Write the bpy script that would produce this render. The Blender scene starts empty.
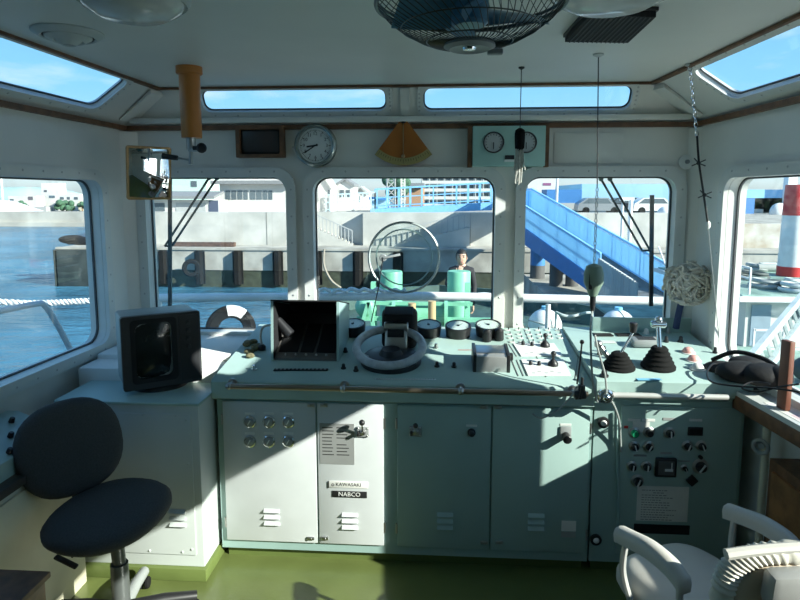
import bpy, bmesh, math, random
from mathutils import Vector as V, Matrix as M, Euler
random.seed(7)
S = bpy.context.scene
COL = S.collection
PI = math.pi
# ------------------------------------------------------------------ camera
F = 600.0; H = 1.76
CY = 267.0; PIT = math.atan((CY-195)/600); YAW = math.atan(40/600*math.cos(PIT))
FW = V((-math.sin(YAW)*math.cos(PIT), math.cos(YAW)*math.cos(PIT), -math.sin(PIT)))
RT = V((math.cos(YAW), math.sin(YAW), 0)); UP = RT.cross(FW)
CAMP = V((0, 0, H))
def ray(px, py): return FW + RT*((px-400)/F) - UP*((py-CY)/F)
def PP(px, py, p0, n):
    d = ray(px, py); p0 = V(p0); n = V(n)
    return CAMP + d*((p0-CAMP).dot(n)/d.dot(n))
def PY(px, py, y): return PP(px, py, (0, y, 0), (0, 1, 0))
def PZ(px, py, z): return PP(px, py, (0, 0, z), (0, 0, 1))
def PX(px, py, x): return PP(px, py, (x, 0, 0), (1, 0, 0))
cd = bpy.data.cameras.new('camera'); cam = bpy.data.objects.new('camera', cd); COL.objects.link(cam)
cd.sensor_width = 36; cd.lens = 36*F/800; cd.shift_y = -(300-CY)/800; cd.clip_start = .02; cd.clip_end = 3000
cam.matrix_world = M(((RT.x, UP.x, -FW.x, 0), (RT.y, UP.y, -FW.y, 0), (RT.z, UP.z, -FW.z, H), (0, 0, 0, 1)))
S.camera = cam
# ------------------------------------------------------------------ materials
MATS = {}
def mat(name, c, rough=.5, metal=0, var=.06, scale=6, bump=0, bscale=60, emit=None, coat=0, c2=None, detail=4):
    if name in MATS: return MATS[name]
    m = bpy.data.materials.new(name); m.use_nodes = True; MATS[name] = m
    nt = m.node_tree; b = nt.nodes['Principled BSDF']
    b.inputs['Roughness'].default_value = rough; b.inputs['Metallic'].default_value = metal
    if coat: b.inputs['Coat Weight'].default_value = coat; b.inputs['Coat Roughness'].default_value = .15
    tc = nt.nodes.new('ShaderNodeTexCoord')
    n = nt.nodes.new('ShaderNodeTexNoise'); n.inputs['Scale'].default_value = scale; n.inputs['Detail'].default_value = detail
    nt.links.new(tc.outputs['Object'], n.inputs['Vector'])
    r = nt.nodes.new('ShaderNodeValToRGB')
    a = tuple(max(0, x*(1-var)) for x in c); d = tuple(min(1, x*(1+var)) for x in c)
    if c2: a, d = c, c2
    r.color_ramp.elements[0].position = .35; r.color_ramp.elements[1].position = .65
    r.color_ramp.elements[0].color = (*a, 1); r.color_ramp.elements[1].color = (*d, 1)
    nt.links.new(n.outputs['Fac'], r.inputs['Fac']); nt.links.new(r.outputs['Color'], b.inputs['Base Color'])
    if bump:
        n2 = nt.nodes.new('ShaderNodeTexNoise'); n2.inputs['Scale'].default_value = bscale; n2.inputs['Detail'].default_value = 3
        nt.links.new(tc.outputs['Object'], n2.inputs['Vector'])
        bp = nt.nodes.new('ShaderNodeBump'); bp.inputs['Strength'].default_value = bump; bp.inputs['Distance'].default_value = .01
        nt.links.new(n2.outputs['Fac'], bp.inputs['Height']); nt.links.new(bp.outputs['Normal'], b.inputs['Normal'])
    if emit:
        b.inputs['Emission Color'].default_value = (*emit[:3], 1); b.inputs['Emission Strength'].default_value = emit[3]
    return m
def glass(name, tint=(.97, .99, .98), refl=.06):
    m = bpy.data.materials.new(name); m.use_nodes = True; nt = m.node_tree; nt.nodes.clear()
    o = nt.nodes.new('ShaderNodeOutputMaterial'); mx = nt.nodes.new('ShaderNodeMixShader')
    t = nt.nodes.new('ShaderNodeBsdfTransparent'); t.inputs['Color'].default_value = (*tint, 1)
    g = nt.nodes.new('ShaderNodeBsdfGlossy'); g.inputs['Roughness'].default_value = .02
    tc = nt.nodes.new('ShaderNodeTexCoord'); n = nt.nodes.new('ShaderNodeTexNoise'); n.inputs['Scale'].default_value = 9
    mr = nt.nodes.new('ShaderNodeMapRange'); mr.inputs['To Min'].default_value = refl*.6; mr.inputs['To Max'].default_value = refl*1.3
    nt.links.new(tc.outputs['Object'], n.inputs['Vector']); nt.links.new(n.outputs['Fac'], mr.inputs['Value'])
    nt.links.new(mr.outputs['Result'], mx.inputs['Fac']); nt.links.new(t.outputs[0], mx.inputs[1]); nt.links.new(g.outputs[0], mx.inputs[2])
    nt.links.new(mx.outputs[0], o.inputs['Surface']); return m
# ------------------------------------------------------------------ mesh builder
def frame_of(n):
    n = V(n).normalized(); a = V((0, 0, 1)) if abs(n.z) < .9 else V((1, 0, 0))
    u = a.cross(n).normalized(); return u, n.cross(u), n
def rotm(r):
    if r is None: return M.Identity(3)
    if isinstance(r, M): return r.to_3x3()
    return Euler(r, 'XYZ').to_matrix()
class MB:
    def __init__(s, m=None): s.bm = bmesh.new(); s.mats = []; s.cur = 0; s.T = M.Identity(4); s.use(m) if m else None
    def use(s, m):
        if m not in s.mats: s.mats.append(m)
        s.cur = s.mats.index(m); return s
    def _add(s, vs, fs):
        bv = [s.bm.verts.new(s.T @ V(v)) for v in vs]
        for f in fs:
            try: bf = s.bm.faces.new([bv[i] for i in f]); bf.material_index = s.cur
            except ValueError: pass
        return s
    def _merge(s, t):
        t.verts.index_update()
        s._add([v.co.copy() for v in t.verts], [[v.index for v in f.verts] for f in t.faces]); t.free(); return s
    def box(s, c, sz, rot=None, bev=0, seg=2):
        t = bmesh.new(); bmesh.ops.create_cube(t, size=1)
        for v in t.verts: v.co = V((v.co.x*sz[0], v.co.y*sz[1], v.co.z*sz[2]))
        if bev: bmesh.ops.bevel(t, geom=t.edges[:], offset=min(bev, min(sz)*.45), segments=seg, profile=.5, affect='EDGES')
        R = rotm(rot); c = V(c)
        for v in t.verts: v.co = R @ v.co + c
        return s._merge(t)
    def b2(s, lo, hi, bev=0):
        lo, hi = V(lo), V(hi); return s.box((lo+hi)/2, [abs(x) for x in (hi-lo)], None, bev)
    def bar(s, p0, p1, w, h, bev=0, up=(0, 0, 1)):
        p0, p1 = V(p0), V(p1); d = (p1-p0); L = d.length; d.normalize(); up = V(up)
        x = d.cross(up).normalized() if d.cross(up).length > 1e-4 else V((1, 0, 0)); z = x.cross(d)
        return s.box((p0+p1)/2, (w, L, h), M((x, d, z)).transposed(), bev)
    def lathe(s, prof, o=(0, 0, 0), ax=(0, 0, 1), seg=20):
        u, v, n = frame_of(ax); o = V(o); vs = []; fs = []; k = len(prof)
        for r, h in prof:
            for j in range(seg):
                a = 2*PI*j/seg; vs.append(o + n*h + (u*math.cos(a)+v*math.sin(a))*r)
        for i in range(k-1):
            for j in range(seg):
                j2 = (j+1) % seg; fs.append((i*seg+j, i*seg+j2, (i+1)*seg+j2, (i+1)*seg+j))
        closed = prof[0] == prof[-1]
        if prof[0][0] > 1e-5 and not closed: fs.append(tuple(reversed(range(seg))))
        if prof[-1][0] > 1e-5 and not closed: fs.append(tuple((k-1)*seg+j for j in range(seg)))
        return s._add(vs, fs)
    def cyl(s, p0, p1, r0, r1=None, seg=14, bev=0):
        p0, p1 = V(p0), V(p1); L = (p1-p0).length; r1 = r0 if r1 is None else r1
        if bev: pr = [(r0-bev, 0), (r0, bev), (r1, L-bev), (r1-bev, L)]
        else: pr = [(r0, 0), (r1, L)]
        return s.lathe(pr, p0, p1-p0, seg)
    def sphere(s, c, r, sc=(1, 1, 1), seg=16, rings=10, rot=None):
        R = rotm(rot); c = V(c); vs = []; fs = []
        for i in range(rings+1):
            th = PI*i/rings
            for j in range(seg):
                a = 2*PI*j/seg; vs.append(c + R @ V((r*sc[0]*math.sin(th)*math.cos(a), r*sc[1]*math.sin(th)*math.sin(a), r*sc[2]*math.cos(th))))
        for i in range(rings):
            for j in range(seg):
                j2 = (j+1) % seg; fs.append((i*seg+j, (i+1)*seg+j, (i+1)*seg+j2, i*seg+j2))
        n0 = len(s.bm.verts); s._add(vs, fs); s.bm.verts.ensure_lookup_table()
        bmesh.ops.remove_doubles(s.bm, verts=s.bm.verts[n0:], dist=1e-5); return s
    def torus(s, c, R, r, ax=(0, 0, 1), seg=28, ms=8, a0=0, a1=2*PI, sq=1):
        u, v, n = frame_of(ax); c = V(c); full = abs(a1-a0-2*PI) < 1e-4; k = seg if full else seg+1; vs = []; fs = []
        for i in range(k):
            a = a0+(a1-a0)*i/seg; d = u*math.cos(a)+v*math.sin(a)
            for j in range(ms):
                b = 2*PI*j/ms; vs.append(c + d*(R+r*math.cos(b)) + n*(r*sq*math.sin(b)))
        for i in range(seg):
            i2 = (i+1) % k
            for j in range(ms):
                j2 = (j+1) % ms; fs.append((i*ms+j, i2*ms+j, i2*ms+j2, i*ms+j2))
        return s._add(vs, fs)
    def tube(s, pts, r, seg=8, closed=False):
        pts = [V(p) for p in pts]; n = len(pts); rs = r if isinstance(r, (list, tuple)) else [r]*n; vs = []; fs = []; u = None
        for i in range(n):
            if closed: t = pts[(i+1) % n]-pts[i-1]
            else: t = pts[min(i+1, n-1)]-pts[max(i-1, 0)]
            t = t.normalized() if t.length > 1e-9 else V((0, 0, 1))
            if u is None: u = frame_of(t)[0]
            u = (u - t*u.dot(t)); u = u.normalized() if u.length > 1e-6 else frame_of(t)[0]
            w = t.cross(u)
            for j in range(seg):
                a = 2*PI*j/seg; vs.append(pts[i] + (u*math.cos(a)+w*math.sin(a))*rs[i])
        for i in range(n if closed else n-1):
            i2 = (i+1) % n
            for j in range(seg):
                j2 = (j+1) % seg; fs.append((i*seg+j, i*seg+j2, i2*seg+j2, i2*seg+j))
        if not closed: fs += [tuple(reversed(range(seg))), tuple((n-1)*seg+j for j in range(seg))]
        return s._add(vs, fs)
    def prism(s, poly, vec):
        poly = [V(p) for p in poly]; vec = V(vec); n = len(poly)
        return s._add(poly+[p+vec for p in poly], [tuple(reversed(range(n))), tuple(range(n, 2*n))]+[(i, (i+1) % n, n+(i+1) % n, n+i) for i in range(n)])
    def ring(s, outer, inner, vec):
        o = [V(p) for p in outer]; i_ = [V(p) for p in inner]; vec = V(vec); n = len(o)
        vs = o+i_+[p+vec for p in o]+[p+vec for p in i_]; fs = []
        for a in range(n):
            b = (a+1) % n
            fs += [(a, b, n+b, n+a), (2*n+a, 3*n+a, 3*n+b, 2*n+b), (a, 2*n+a, 2*n+b, b), (n+a, n+b, 3*n+b, 3*n+a)]
        return s._add(vs, fs)
    def plate(s, outer, holes, vec):
        t = bmesh.new(); es = []
        for lp in [outer]+holes:
            vv = [t.verts.new(V(p)) for p in lp]
            es += [t.edges.new((vv[i], vv[(i+1) % len(vv)])) for i in range(len(vv))]
        r = bmesh.ops.triangle_fill(t, edges=es, use_beauty=True)
        fcs = [g for g in r['geom'] if isinstance(g, bmesh.types.BMFace)]
        e = bmesh.ops.extrude_face_region(t, geom=fcs)
        bmesh.ops.translate(t, verts=[g for g in e['geom'] if isinstance(g, bmesh.types.BMVert)], vec=V(vec))
        bmesh.ops.recalc_face_normals(t, faces=t.faces[:])
        return s._merge(t)
    def build(s, name, m=None, parent=None, ang=38, smooth=True, local=False, recalc=True):
        me = bpy.data.meshes.new(name)
        if recalc: bmesh.ops.recalc_face_normals(s.bm, faces=s.bm.faces[:])
        if parent is not None and not local: s.bm.transform(wm(parent).inverted())
        s.bm.to_mesh(me); s.bm.free()
        for k in (s.mats or [m]): me.materials.append(k)
        if smooth:
            me.shade_smooth(); me.set_sharp_from_angle(angle=math.radians(ang))
        o = bpy.data.objects.new(name, me); COL.objects.link(o)
        if parent is not None: o.parent = parent
        return o
def wm(o):
    m = o.matrix_basis.copy()
    while o.parent is not None: o = o.parent; m = o.matrix_basis @ m
    return m
def tag(o, label, cat, group=None, kind=None):
    if label: o['label'] = label
    if cat: o['category'] = cat
    if group: o['group'] = group
    if kind: o['kind'] = kind
    return o
def thing(name, label, cat, loc=(0, 0, 0), rz=0, group=None, rot=None):
    o = bpy.data.objects.new(name, None); COL.objects.link(o); o.empty_display_size = .1
    o.location = V(loc); o.rotation_euler = rot or (0, 0, rz)
    return tag(o, label, cat, group)
def struct(o, label=None, cat=None):
    o['kind'] = 'structure'; return tag(o, label, cat)
def part(o, label): o['label'] = label; return o
def dup(root, loc, rz=None, label=None):
    r = root.copy(); COL.objects.link(r); r.location = V(loc)
    if rz is not None: r.rotation_euler = (0, 0, rz)
    if label: r['label'] = label
    for ch in list(root.children):
        c = ch.copy(); COL.objects.link(c); c.parent = r
        for g in list(ch.children):
            d = g.copy(); COL.objects.link(d); d.parent = c
    return r
def text_mb(mb, txt, size, o, u, v, n, align='CENTER', ext=.0006):
    """letters as real mesh, on plane (u right, v up, n out)"""
    cu = bpy.data.curves.new('lettering', 'FONT'); cu.body = txt; cu.size = size; cu.align_x = align; cu.align_y = 'CENTER'; cu.extrude = ext
    cu.resolution_u = 2
    ob = bpy.data.objects.new('lettering', cu); COL.objects.link(ob)
    me = bpy.data.meshes.new_from_object(ob)
    R = M((V(u), V(v), V(n))).transposed(); o = V(o)
    mb._add([o + R @ p.co for p in me.vertices], [tuple(p.vertices) for p in me.polygons])
    bpy.data.objects.remove(ob); bpy.data.curves.remove(cu); bpy.data.meshes.remove(me)
    return mb
def rrect(u0, v0, u1, v1, r, n=6):
    pts = []
    for cx, cy, a0 in ((u1-r, v0+r, -PI/2), (u1-r, v1-r, 0), (u0+r, v1-r, PI/2), (u0+r, v0+r, PI)):
        for i in range(n+1):
            a = a0+PI/2*i/n; pts.append((cx+r*math.cos(a), cy+r*math.sin(a)))
    return pts
def cat_pts(pts, n=6):
    """smooth Catmull-Rom path"""
    P = [V(p) for p in pts]; out = []
    for i in range(len(P)-1):
        a, b, c, d = P[max(i-1, 0)], P[i], P[i+1], P[min(i+2, len(P)-1)]
        for k in range(n):
            t = k/n; out.append(.5*((2*b)+(c-a)*t+(2*a-5*b+4*c-d)*t*t+(3*b-a-3*c+d)*t**3))
    return out+[P[-1]]
# palette
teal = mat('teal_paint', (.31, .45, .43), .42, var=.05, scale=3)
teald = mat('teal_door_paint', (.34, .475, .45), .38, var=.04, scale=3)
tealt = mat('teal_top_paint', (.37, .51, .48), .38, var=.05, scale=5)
greyp = mat('pale_grey_enamel', (.66, .70, .68), .45, var=.04)
white = mat('white_wall_paint', (.74, .73, .68), .5, var=.04, scale=3)
ceilm = mat('ceiling_paint', (.72, .73, .69), .4, var=.03, scale=2)
winfr = mat('window_frame_enamel', (.68, .69, .66), .4, var=.04)
gask = mat('dark_gasket', (.07, .075, .08), .6)
brown = mat('brown_wood_trim', (.16, .075, .035), .5, var=.25, scale=20)
wood = mat('varnished_wood', (.26, .12, .045), .4, var=.3, scale=14)
floorm = mat('green_deck_paint', (.125, .155, .048), .32, var=.1, scale=4, bump=.05, bscale=40, coat=.2)
black = mat('black_plastic', (.018, .018, .02), .42)
blackm = mat('matt_black', (.008, .008, .009), .8)
rubber = mat('black_rubber', (.012, .012, .012), .9, bump=.1)
chrome = mat('chrome', (.75, .76, .77), .15, 1)
steel = mat('brushed_steel', (.50, .50, .49), .35, 1)
brass = mat('worn_brass', (.42, .30, .18), .4, .9)
dial = mat('white_dial', (.75, .76, .74), .4)
wplas = mat('white_plastic', (.75, .75, .72), .4)
gplas = mat('grey_plastic', (.30, .32, .32), .45)
paper = mat('paper', (.74, .73, .68), .8)
ink = mat('black_ink', (.02, .02, .02), .8)
redp = mat('red_paint', (.55, .03, .03), .5)
pinkp = mat('faded_red_plastic', (.75, .38, .34), .45)
bluel = mat('blue_label', (.20, .52, .78), .5)
cream = mat('cream_paint', (.66, .62, .48), .5, var=.06)
fabric = mat('charcoal_fabric', (.072, .073, .075), .95, var=.12, scale=180, bump=.15, bscale=500)
vinyl = mat('grey_vinyl', (.55, .53, .49), .5, var=.05)
beige = mat('beige_plastic', (.58, .47, .35), .5, var=.05)
rubber.node_tree.nodes['Principled BSDF'].inputs['Specular IOR Level'].default_value = .15
orange = mat('orange_paint', (.52, .19, .035), .4, var=.08)
paneg = glass('window_glass', (.93, .97, .96), .05)
# ------------------------------------------------------------------ room shell
YB = -1.9; ZW = 2.163; ZC = 2.353
FL = V((-1.83, 3.45, 0)); FR = V((1.408, 3.45, 0))
def LW(s, z, off=0): return V((FL.x-.032*s-off, 3.45-s, z))     # left wall plane
def RW(s, z, off=0): return V((FR.x+.053*s+off, 3.45-s, z))     # right wall plane
def FWp(x, z, off=0): return V((x, 3.45+off, z))
SL = 3.45-YB
# floor, ceiling
struct(MB(floorm).prism([LW(-.1, 0, .1), RW(-.1, 0, .1), RW(SL+.1, 0, .1), LW(SL+.1, 0, .1)], (0, 0, -.08)).build('floor'))
CL, CR = V((-1.565, 3.335, ZC)), V((1.116, 3.335, ZC)); CLb, CRb = V((-1.565-.032*(3.335-YB), YB, ZC)), V((1.116+.053*(3.335-YB), YB, ZC))
struct(MB(ceilm).prism([CL, CR, CRb, CLb], (0, 0, .05)).build('ceiling'))
# --- window openings (s or x range, z range)
FRW = [(-1.728, .945, -.880, 1.868), (-.735, .945, .318, 1.868), (.475, .945, 1.308, 1.868)]
LFW = [(.295, .95, 1.75, 1.845), (2.05, .96, 3.5, 1.825)]  # second opening is unseen, added to bring in more light
RTW = [(.345, .93, 1.34, 1.85), (1.63, .90, 3.2, 1.845)]
BKW = []
WN = [0]
def make_wall(name, f, a0, a1, wins, out, ztop=ZW):
    holes = [[f(u, v) for u, v in rrect(*w, .085)] for w in wins]
    outer = [f(a0, 0), f(a1, 0), f(a1, ztop), f(a0, ztop)]
    struct(MB(white).plate(outer, holes, out*.07).build(name))
    for w in wins: make_window(f, w, out)
def make_window(f, w, out, r=.085, fw=.05, glassm=None, dp=1):
    WN[0] += 1; a, b, c, d = w; g = .002
    inner = [f(u, v) for u, v in rrect(a+.006, b+.006, c-.006, d-.006, r)]
    outer = [f(u, v) for u, v in rrect(a-fw, b-fw, c+fw, d+fw, r+fw*.7)]
    inn = out*-1
    fr = MB(winfr).ring([p+inn*g for p in outer], [p+inn*g for p in inner], inn*.022*dp)
    # reveal lining inside the opening
    hole = [f(u, v) for u, v in rrect(a+.001, b+.001, c-.001, d-.001, r)]
    fr.ring(hole, inner, out*.09*dp)
    o = struct(fr.build('window_%d' % WN[0]))
    bl = MB(steel)
    nb = max(3, int((c-a)/.13))
    for i in range(nb):
        for v in (b-fw*.5, d+fw*.5):
            p = f(a+(c-a)*(i+.5)/nb, v)+inn*.0225*dp; bl.lathe([(.006, 0), (.006, .002), (.003, .004)], p, inn, 8)
    for i in range(6):
        for u in (a-fw*.5, c+fw*.5):
            p = f(u, b+(d-b)*(i+.5)/6)+inn*.0225*dp; bl.lathe([(.006, 0), (.006, .002), (.003, .004)], p, inn, 8)
    bl.build('bolts', parent=o)
    gi = [f(u, v) for u, v in rrect(a+.014, b+.014, c-.014, d-.014, r-.006)]
    MB(gask).ring([p+out*.045*dp for p in inner], [p+out*.045*dp for p in gi], out*.010*dp).build('gasket', parent=o)
    MB(glassm or paneg).prism([p+out*.052*dp for p in [f(u, v) for u, v in rrect(a+.009, b+.009, c-.009, d-.009, r-.003)]], out*.006*dp).build('pane', parent=o)
nL = V((-1, .032, 0)).normalized(); nR = V((1, .053, 0)).normalized()
make_wall('wall_front', FWp, FL.x-.07, FR.x+.07, FRW, V((0, 1, 0)))
make_wall('wall_left', LW, 0, SL, LFW, nL)
make_wall('wall_right', RW, 0, SL, RTW, nR)
make_wall('wall_back', lambda x, z, o=0: V((x, YB, z)), LW(SL, 0).x, RW(SL, 0).x, BKW, V((0, -1, 0)), ZC)
# --- sloped strips with skylights
def strip(name, B0, B1, T0, T1, holes_px, ext=0):
    B0, B1, T0, T1 = map(V, (B0, B1, T0, T1)); u = (B1-B0).normalized(); n = u.cross(T0-B0).normalized(); v = n.cross(u)
    if n.z < 0: out = -n
    else: out = n
    def f(a, b, off=0): return B0+u*a+v*b
    hs = []
    for hp in holes_px or []:
        q = [PP(px, py, B0, n)-B0 for px, py in hp]
        us = [p.dot(u) for p in q]; vs = [p.dot(v) for p in q]; hs.append((us, vs))
    W = []
    vtop = (T0-B0).dot(v)
    for us, vs in hs: W.append((min(us)-(ext if ext > 0 else 0), max(min(vs), .05), max(us)+(-ext if ext < 0 else 0), min(max(vs), vtop-.014)))
    holes = [[f(a, b) for a, b in rrect(*w, .045)] for w in W]
    struct(MB(white).plate([B0, B1, T1, T0], holes, out*.03).build(name))
    for w in W: make_window(f, w, out, r=.045, fw=.03, glassm=skyg, dp=.35)
    return f, W
skyg = glass('skylight_glass', (.93, .98, 1.0), .03)
B = lambda p: V((p.x, p.y, ZW))
strip('wall_upper_front', B(FL), B(FR), CL, CR, [[(197, 84), (388, 111)], [(422, 83), (630, 110)]])
strip('wall_upper_left', LW(SL, ZW), B(FL), CLb, CL, [[(0, 33), (108, 69), (97, 107), (0, 87)]], .7)
strip('wall_upper_right', B(FR), RW(SL, ZW), CR, CRb, [[(800, 22), (719, 64), (735, 99), (800, 80)]], -.7)
# brown strips along the ceiling edge and the wall tops
def rail(name, pts, w, h, m):
    mb = MB(m)
    for p, q in zip(pts, pts[1:]): mb.bar(p, q, w, h)
    return struct(mb.build(name))
dz = V((0, 0, -.008))
rail('trim_1', [CLb+dz, CL+dz, CR+dz, CRb+dz], .03, .012, brown)
rail('trim_2', [LW(SL, ZW-.02, -.012), LW(0.012, ZW-.02, -.012), RW(.012, ZW-.02, -.012), RW(SL, ZW-.02, -.012)], .024, .026, brown)
# pale ledge above the brown strip under the front skylights
struct(MB(white).bar(V((FL.x+.06, 3.405, ZW+.016)), V((FR.x-.06, 3.405, ZW+.016)), .05, .03, .008).build('trim_3'))
# corner gussets and the middle rib of the sloped strip
def gusset(name, a, b, w):
    a, b = V(a), V(b); d = (b-a)
    side = d.cross(V((0, 0, 1))).normalized()*w/2; dn = V((0, 0, -.07))
    struct(MB(white).prism([a-side, b-side+V((0,0,-.012)), b-side+dn*.45, a-side+dn*.1], side*2).build(name))
gusset('trim_4', (FL.x+.05, 3.40, ZW+.02), (-1.56, 3.34, ZC-.01), .15)
gusset('trim_5', (FR.x-.05, 3.40, ZW+.02), (1.13, 3.34, ZC-.01), .15)
pm = PY(405, 100, 3.38)
gusset('trim_6', (pm.x, 3.42, ZW+.03), (pm.x, 3.34, ZC-.005), .05)
# corner posts of the wheelhouse, inside face of the two front corners
struct(MB(white).prism([FWp(FL.x, .0), FWp(FL.x+.07, 0), LW(.07, 0)], (0, 0, ZW-.04)).build('trim_7'))
struct(MB(white).prism([FWp(FR.x, .0), FWp(FR.x-.05, 0), RW(.05, 0)], (0, 0, ZW-.04)).build('trim_8'))
# stepped ledge under the first front window
struct(MB(white).b2((-1.80, 2.97, 0), (-1.05, 3.448, 1.0-.07), .012).b2((-1.80, 2.80, 0), (-1.05, 2.99, .905), .012).build('trim_9'))
# green coaming along the foot of the left cabinet is part of that cabinet
# ------------------------------------------------------------------ light
sun = bpy.data.lights.new('sun', 'SUN'); so = bpy.data.objects.new('sun', sun); COL.objects.link(so)
SUN = V((2, -1, 1.1)).normalized()
so.rotation_euler = SUN.to_track_quat('Z', 'Y').to_euler(); so.location = (8, -4, 6)
sun.energy = 10; sun.angle = .009; sun.color = (1, .95, .86)
w = bpy.data.worlds.new('sky'); S.world = w; w.use_nodes = True; nt = w.node_tree
bg = nt.nodes['Background']; tc = nt.nodes.new('ShaderNodeTexCoord'); sx = nt.nodes.new('ShaderNodeSeparateXYZ')
nt.links.new(tc.outputs['Generated'], sx.inputs[0])
rp = nt.nodes.new('ShaderNodeValToRGB'); els = rp.color_ramp.elements
els[0].position = 0; els[0].color = (.55, .62, .64, 1); els[1].position = 1; els[1].color = (.10, .26, .58, 1)
for p, c in ((.02, (.72, .84, .88)), (.07, (.46, .78, .97)), (.16, (.30, .66, .98)), (.4, (.18, .44, .85))):
    e = els.new(p); e.color = (*c, 1)
nt.links.new(sx.outputs['Z'], rp.inputs['Fac'])
nz = nt.nodes.new('ShaderNodeTexNoise'); nz.inputs['Scale'].default_value = 7; nz.inputs['Detail'].default_value = 6
mp = nt.nodes.new('ShaderNodeMapping'); mp.inputs['Scale'].default_value = (1, 1, 4)
nt.links.new(tc.outputs['Generated'], mp.inputs[0]); nt.links.new(mp.outputs[0], nz.inputs['Vector'])
cr = nt.nodes.new('ShaderNodeMapRange'); cr.inputs['From Min'].default_value = .56; cr.inputs['From Max'].default_value = .8; cr.inputs['To Max'].default_value = .6
nt.links.new(nz.outputs['Fac'], cr.inputs['Value'])
mx = nt.nodes.new('ShaderNodeMixRGB'); mx.inputs['Color2'].default_value = (.9, .95, 1, 1)
nt.links.new(cr.outputs['Result'], mx.inputs['Fac']); nt.links.new(rp.outputs['Color'], mx.inputs['Color1'])
nt.links.new(mx.outputs['Color'], bg.inputs['Color']); bg.inputs['Strength'].default_value = 1.0
S.view_settings.view_transform = 'Standard'; S.view_settings.look = 'None'; S.view_settings.exposure = .28; S.view_settings.gamma = 1
S.view_settings.use_curve_mapping = False
S.cycles.max_bounces = 12; S.cycles.diffuse_bounces = 6; S.cycles.transparent_max_bounces = 16
# ------------------------------------------------------------------ helpers for panels
olive = mat('olive_kick_paint', (.12, .16, .045), .45, var=.08)
doorp = mat('pale_door_paint', (.58, .61, .62), .38, var=.04)
tvcabm = mat('grey_green_cabinet_paint', (.54, .58, .57), .4, var=.04, scale=3)
DY = 2.68
def screw(mb, p, n, r=.006): mb.lathe([(r, 0), (r, .002), (r*.5, .004)], p, n, 8)
def louver(mb, c, w=.075, gap=.032, k=3):
    for i in range(k):
        z = c.z-(i-(k-1)/2)*gap
        t = [V((c.x-w/2, c.y, z+.010)), V((c.x-w/2, c.y, z-.012)), V((c.x-w/2, c.y-.014, z-.004))]
        mb.prism(t, (w, 0, 0))
NF = V((0, -1, 0))
# ------------------------------------------------------------------ monitor cabinet on the left
cabl = thing('equipment_cabinet', 'pale grey green steel cabinet on the left with louvred front and dark monitor on top', 'cabinet', (-1.35, 2.65, 0))
cx0, cx1 = -1.72, -1.065; cy = 2.51; ct = .830
MB(tvcabm).b2((cx0, cy, .06), (cx1, 2.795, ct), .006).build('body', parent=cabl)
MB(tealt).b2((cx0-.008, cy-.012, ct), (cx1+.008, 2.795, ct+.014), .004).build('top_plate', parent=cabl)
MB(olive).b2((cx0-.012, cy-.02, 0), (cx1+.012, 2.79, .06), .004).build('kick_plate', parent=cabl)
p = MB(tvcabm).b2((cx0+.05, cy-.006, .12), (cx1-.035, cy+.002, .79), .003)
for i in range(4):
    for x in (cx0+.07, cx1-.055): screw(p, V((x, cy-.006, .15+i*.205)), NF)
    for z in (.135, .785): screw(p, V((cx0+.09+i*.155, cy-.006, z)), NF)
p = p.build('front_panel', parent=cabl)
mb = MB(tvcabm); louver(mb, PY(178, 518, cy-.006)); mb.build('louver', parent=p)
# ------------------------------------------------------------------ main console
con = thing('control_console', 'long teal steering console with four front doors under the middle front windows', 'console', (-.17, 2.9, 0))
X0, X1 = -1.045, .700
MB(teal).b2((X0, DY, .055), (X1, 3.40, .80)).build('body', parent=con)
MB(olive).b2((X0+.02, DY+.03, 0), (X1-.02, 3.38, .055)).build('kick_plate', parent=con)
YF, ZF, YK, ZK = 2.655, .905, 3.425, 1.0
pr = [(YF, .815), (YF, ZF-.012), (YF+.012, ZF), (YK, ZK), (YK, .80), (YF+.03, .80)]
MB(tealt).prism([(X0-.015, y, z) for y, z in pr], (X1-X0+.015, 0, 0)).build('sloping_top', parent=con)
nD = V((0, -(ZK-ZF), YK-YF)).normalized(); uD = V((1, 0, 0)); vD = nD.cross(uD)
def dk(px, py, up=0): return PP(px, py, V((0, YF, ZF)), nD)+nD*up
RD = M((uD, vD, nD)).transposed()
# seams and small labels on the top
mb = MB(ink)
for a, b in (((581, 333), (575, 380)), ((524, 330), (546, 377))): mb.bar(dk(*a, .0003), dk(*b, .0003), .002, .0012)
mb.build('seam', parent=con)
part(MB(dial).bar(dk(375, 379, .0005), dk(436, 379.5, .0005), .012, .001).build('label_strip', parent=con), 'long pale label strip below the wheel')
mb = MB(ink)
for i in range(22):
    p0 = dk(377+i*2.7, 379.2, .0012); mb.box(p0, (.005, .006, .0004), RD)
mb.build('label_lettering', parent=con)
# doors
ZD0, ZD1 = PY(300, 541, DY).z, PY(300, 402, DY).z
def door(a, b, m):
    x0, x1 = PY(a, 470, DY).x, PY(b, 470, DY).x
    d = MB(m).b2((x0, DY-.014, ZD0), (x1, DY-.001, ZD1), .004).build('door', parent=con)
    return d, x0, x1
d1, a1, b1 = door(225.5, 317, doorp); d2, a2, b2 = door(318.6, 384, doorp)
d3, a3, b3 = door(397.5, 490, teald); d4, a4, b4 = door(491.6, 587.5, teald)
FY = DY-.014
def at(px, py): return PY(px, py, FY)
for d, c in ((d1, (272, 517)), (d2, (350, 521))):
    mb = MB(doorp); louver(mb, at(*c)); mb.build('louver', parent=d)
for d, c in ((d3, (445, 521)), (d4, (536, 522))):
    mb = MB(teald); louver(mb, at(*c)); mb.build('louver', parent=d)
def latch(d, px, py):
    c = at(px, py); mb = MB(steel).box(c+V((0, -.004, 0)), (.034, .008, .016), None, .003).cyl(c+V((0, -.006, 0)), c+V((0, -.012, 0)), .006)
    mb.build('latch', parent=d)
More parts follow.
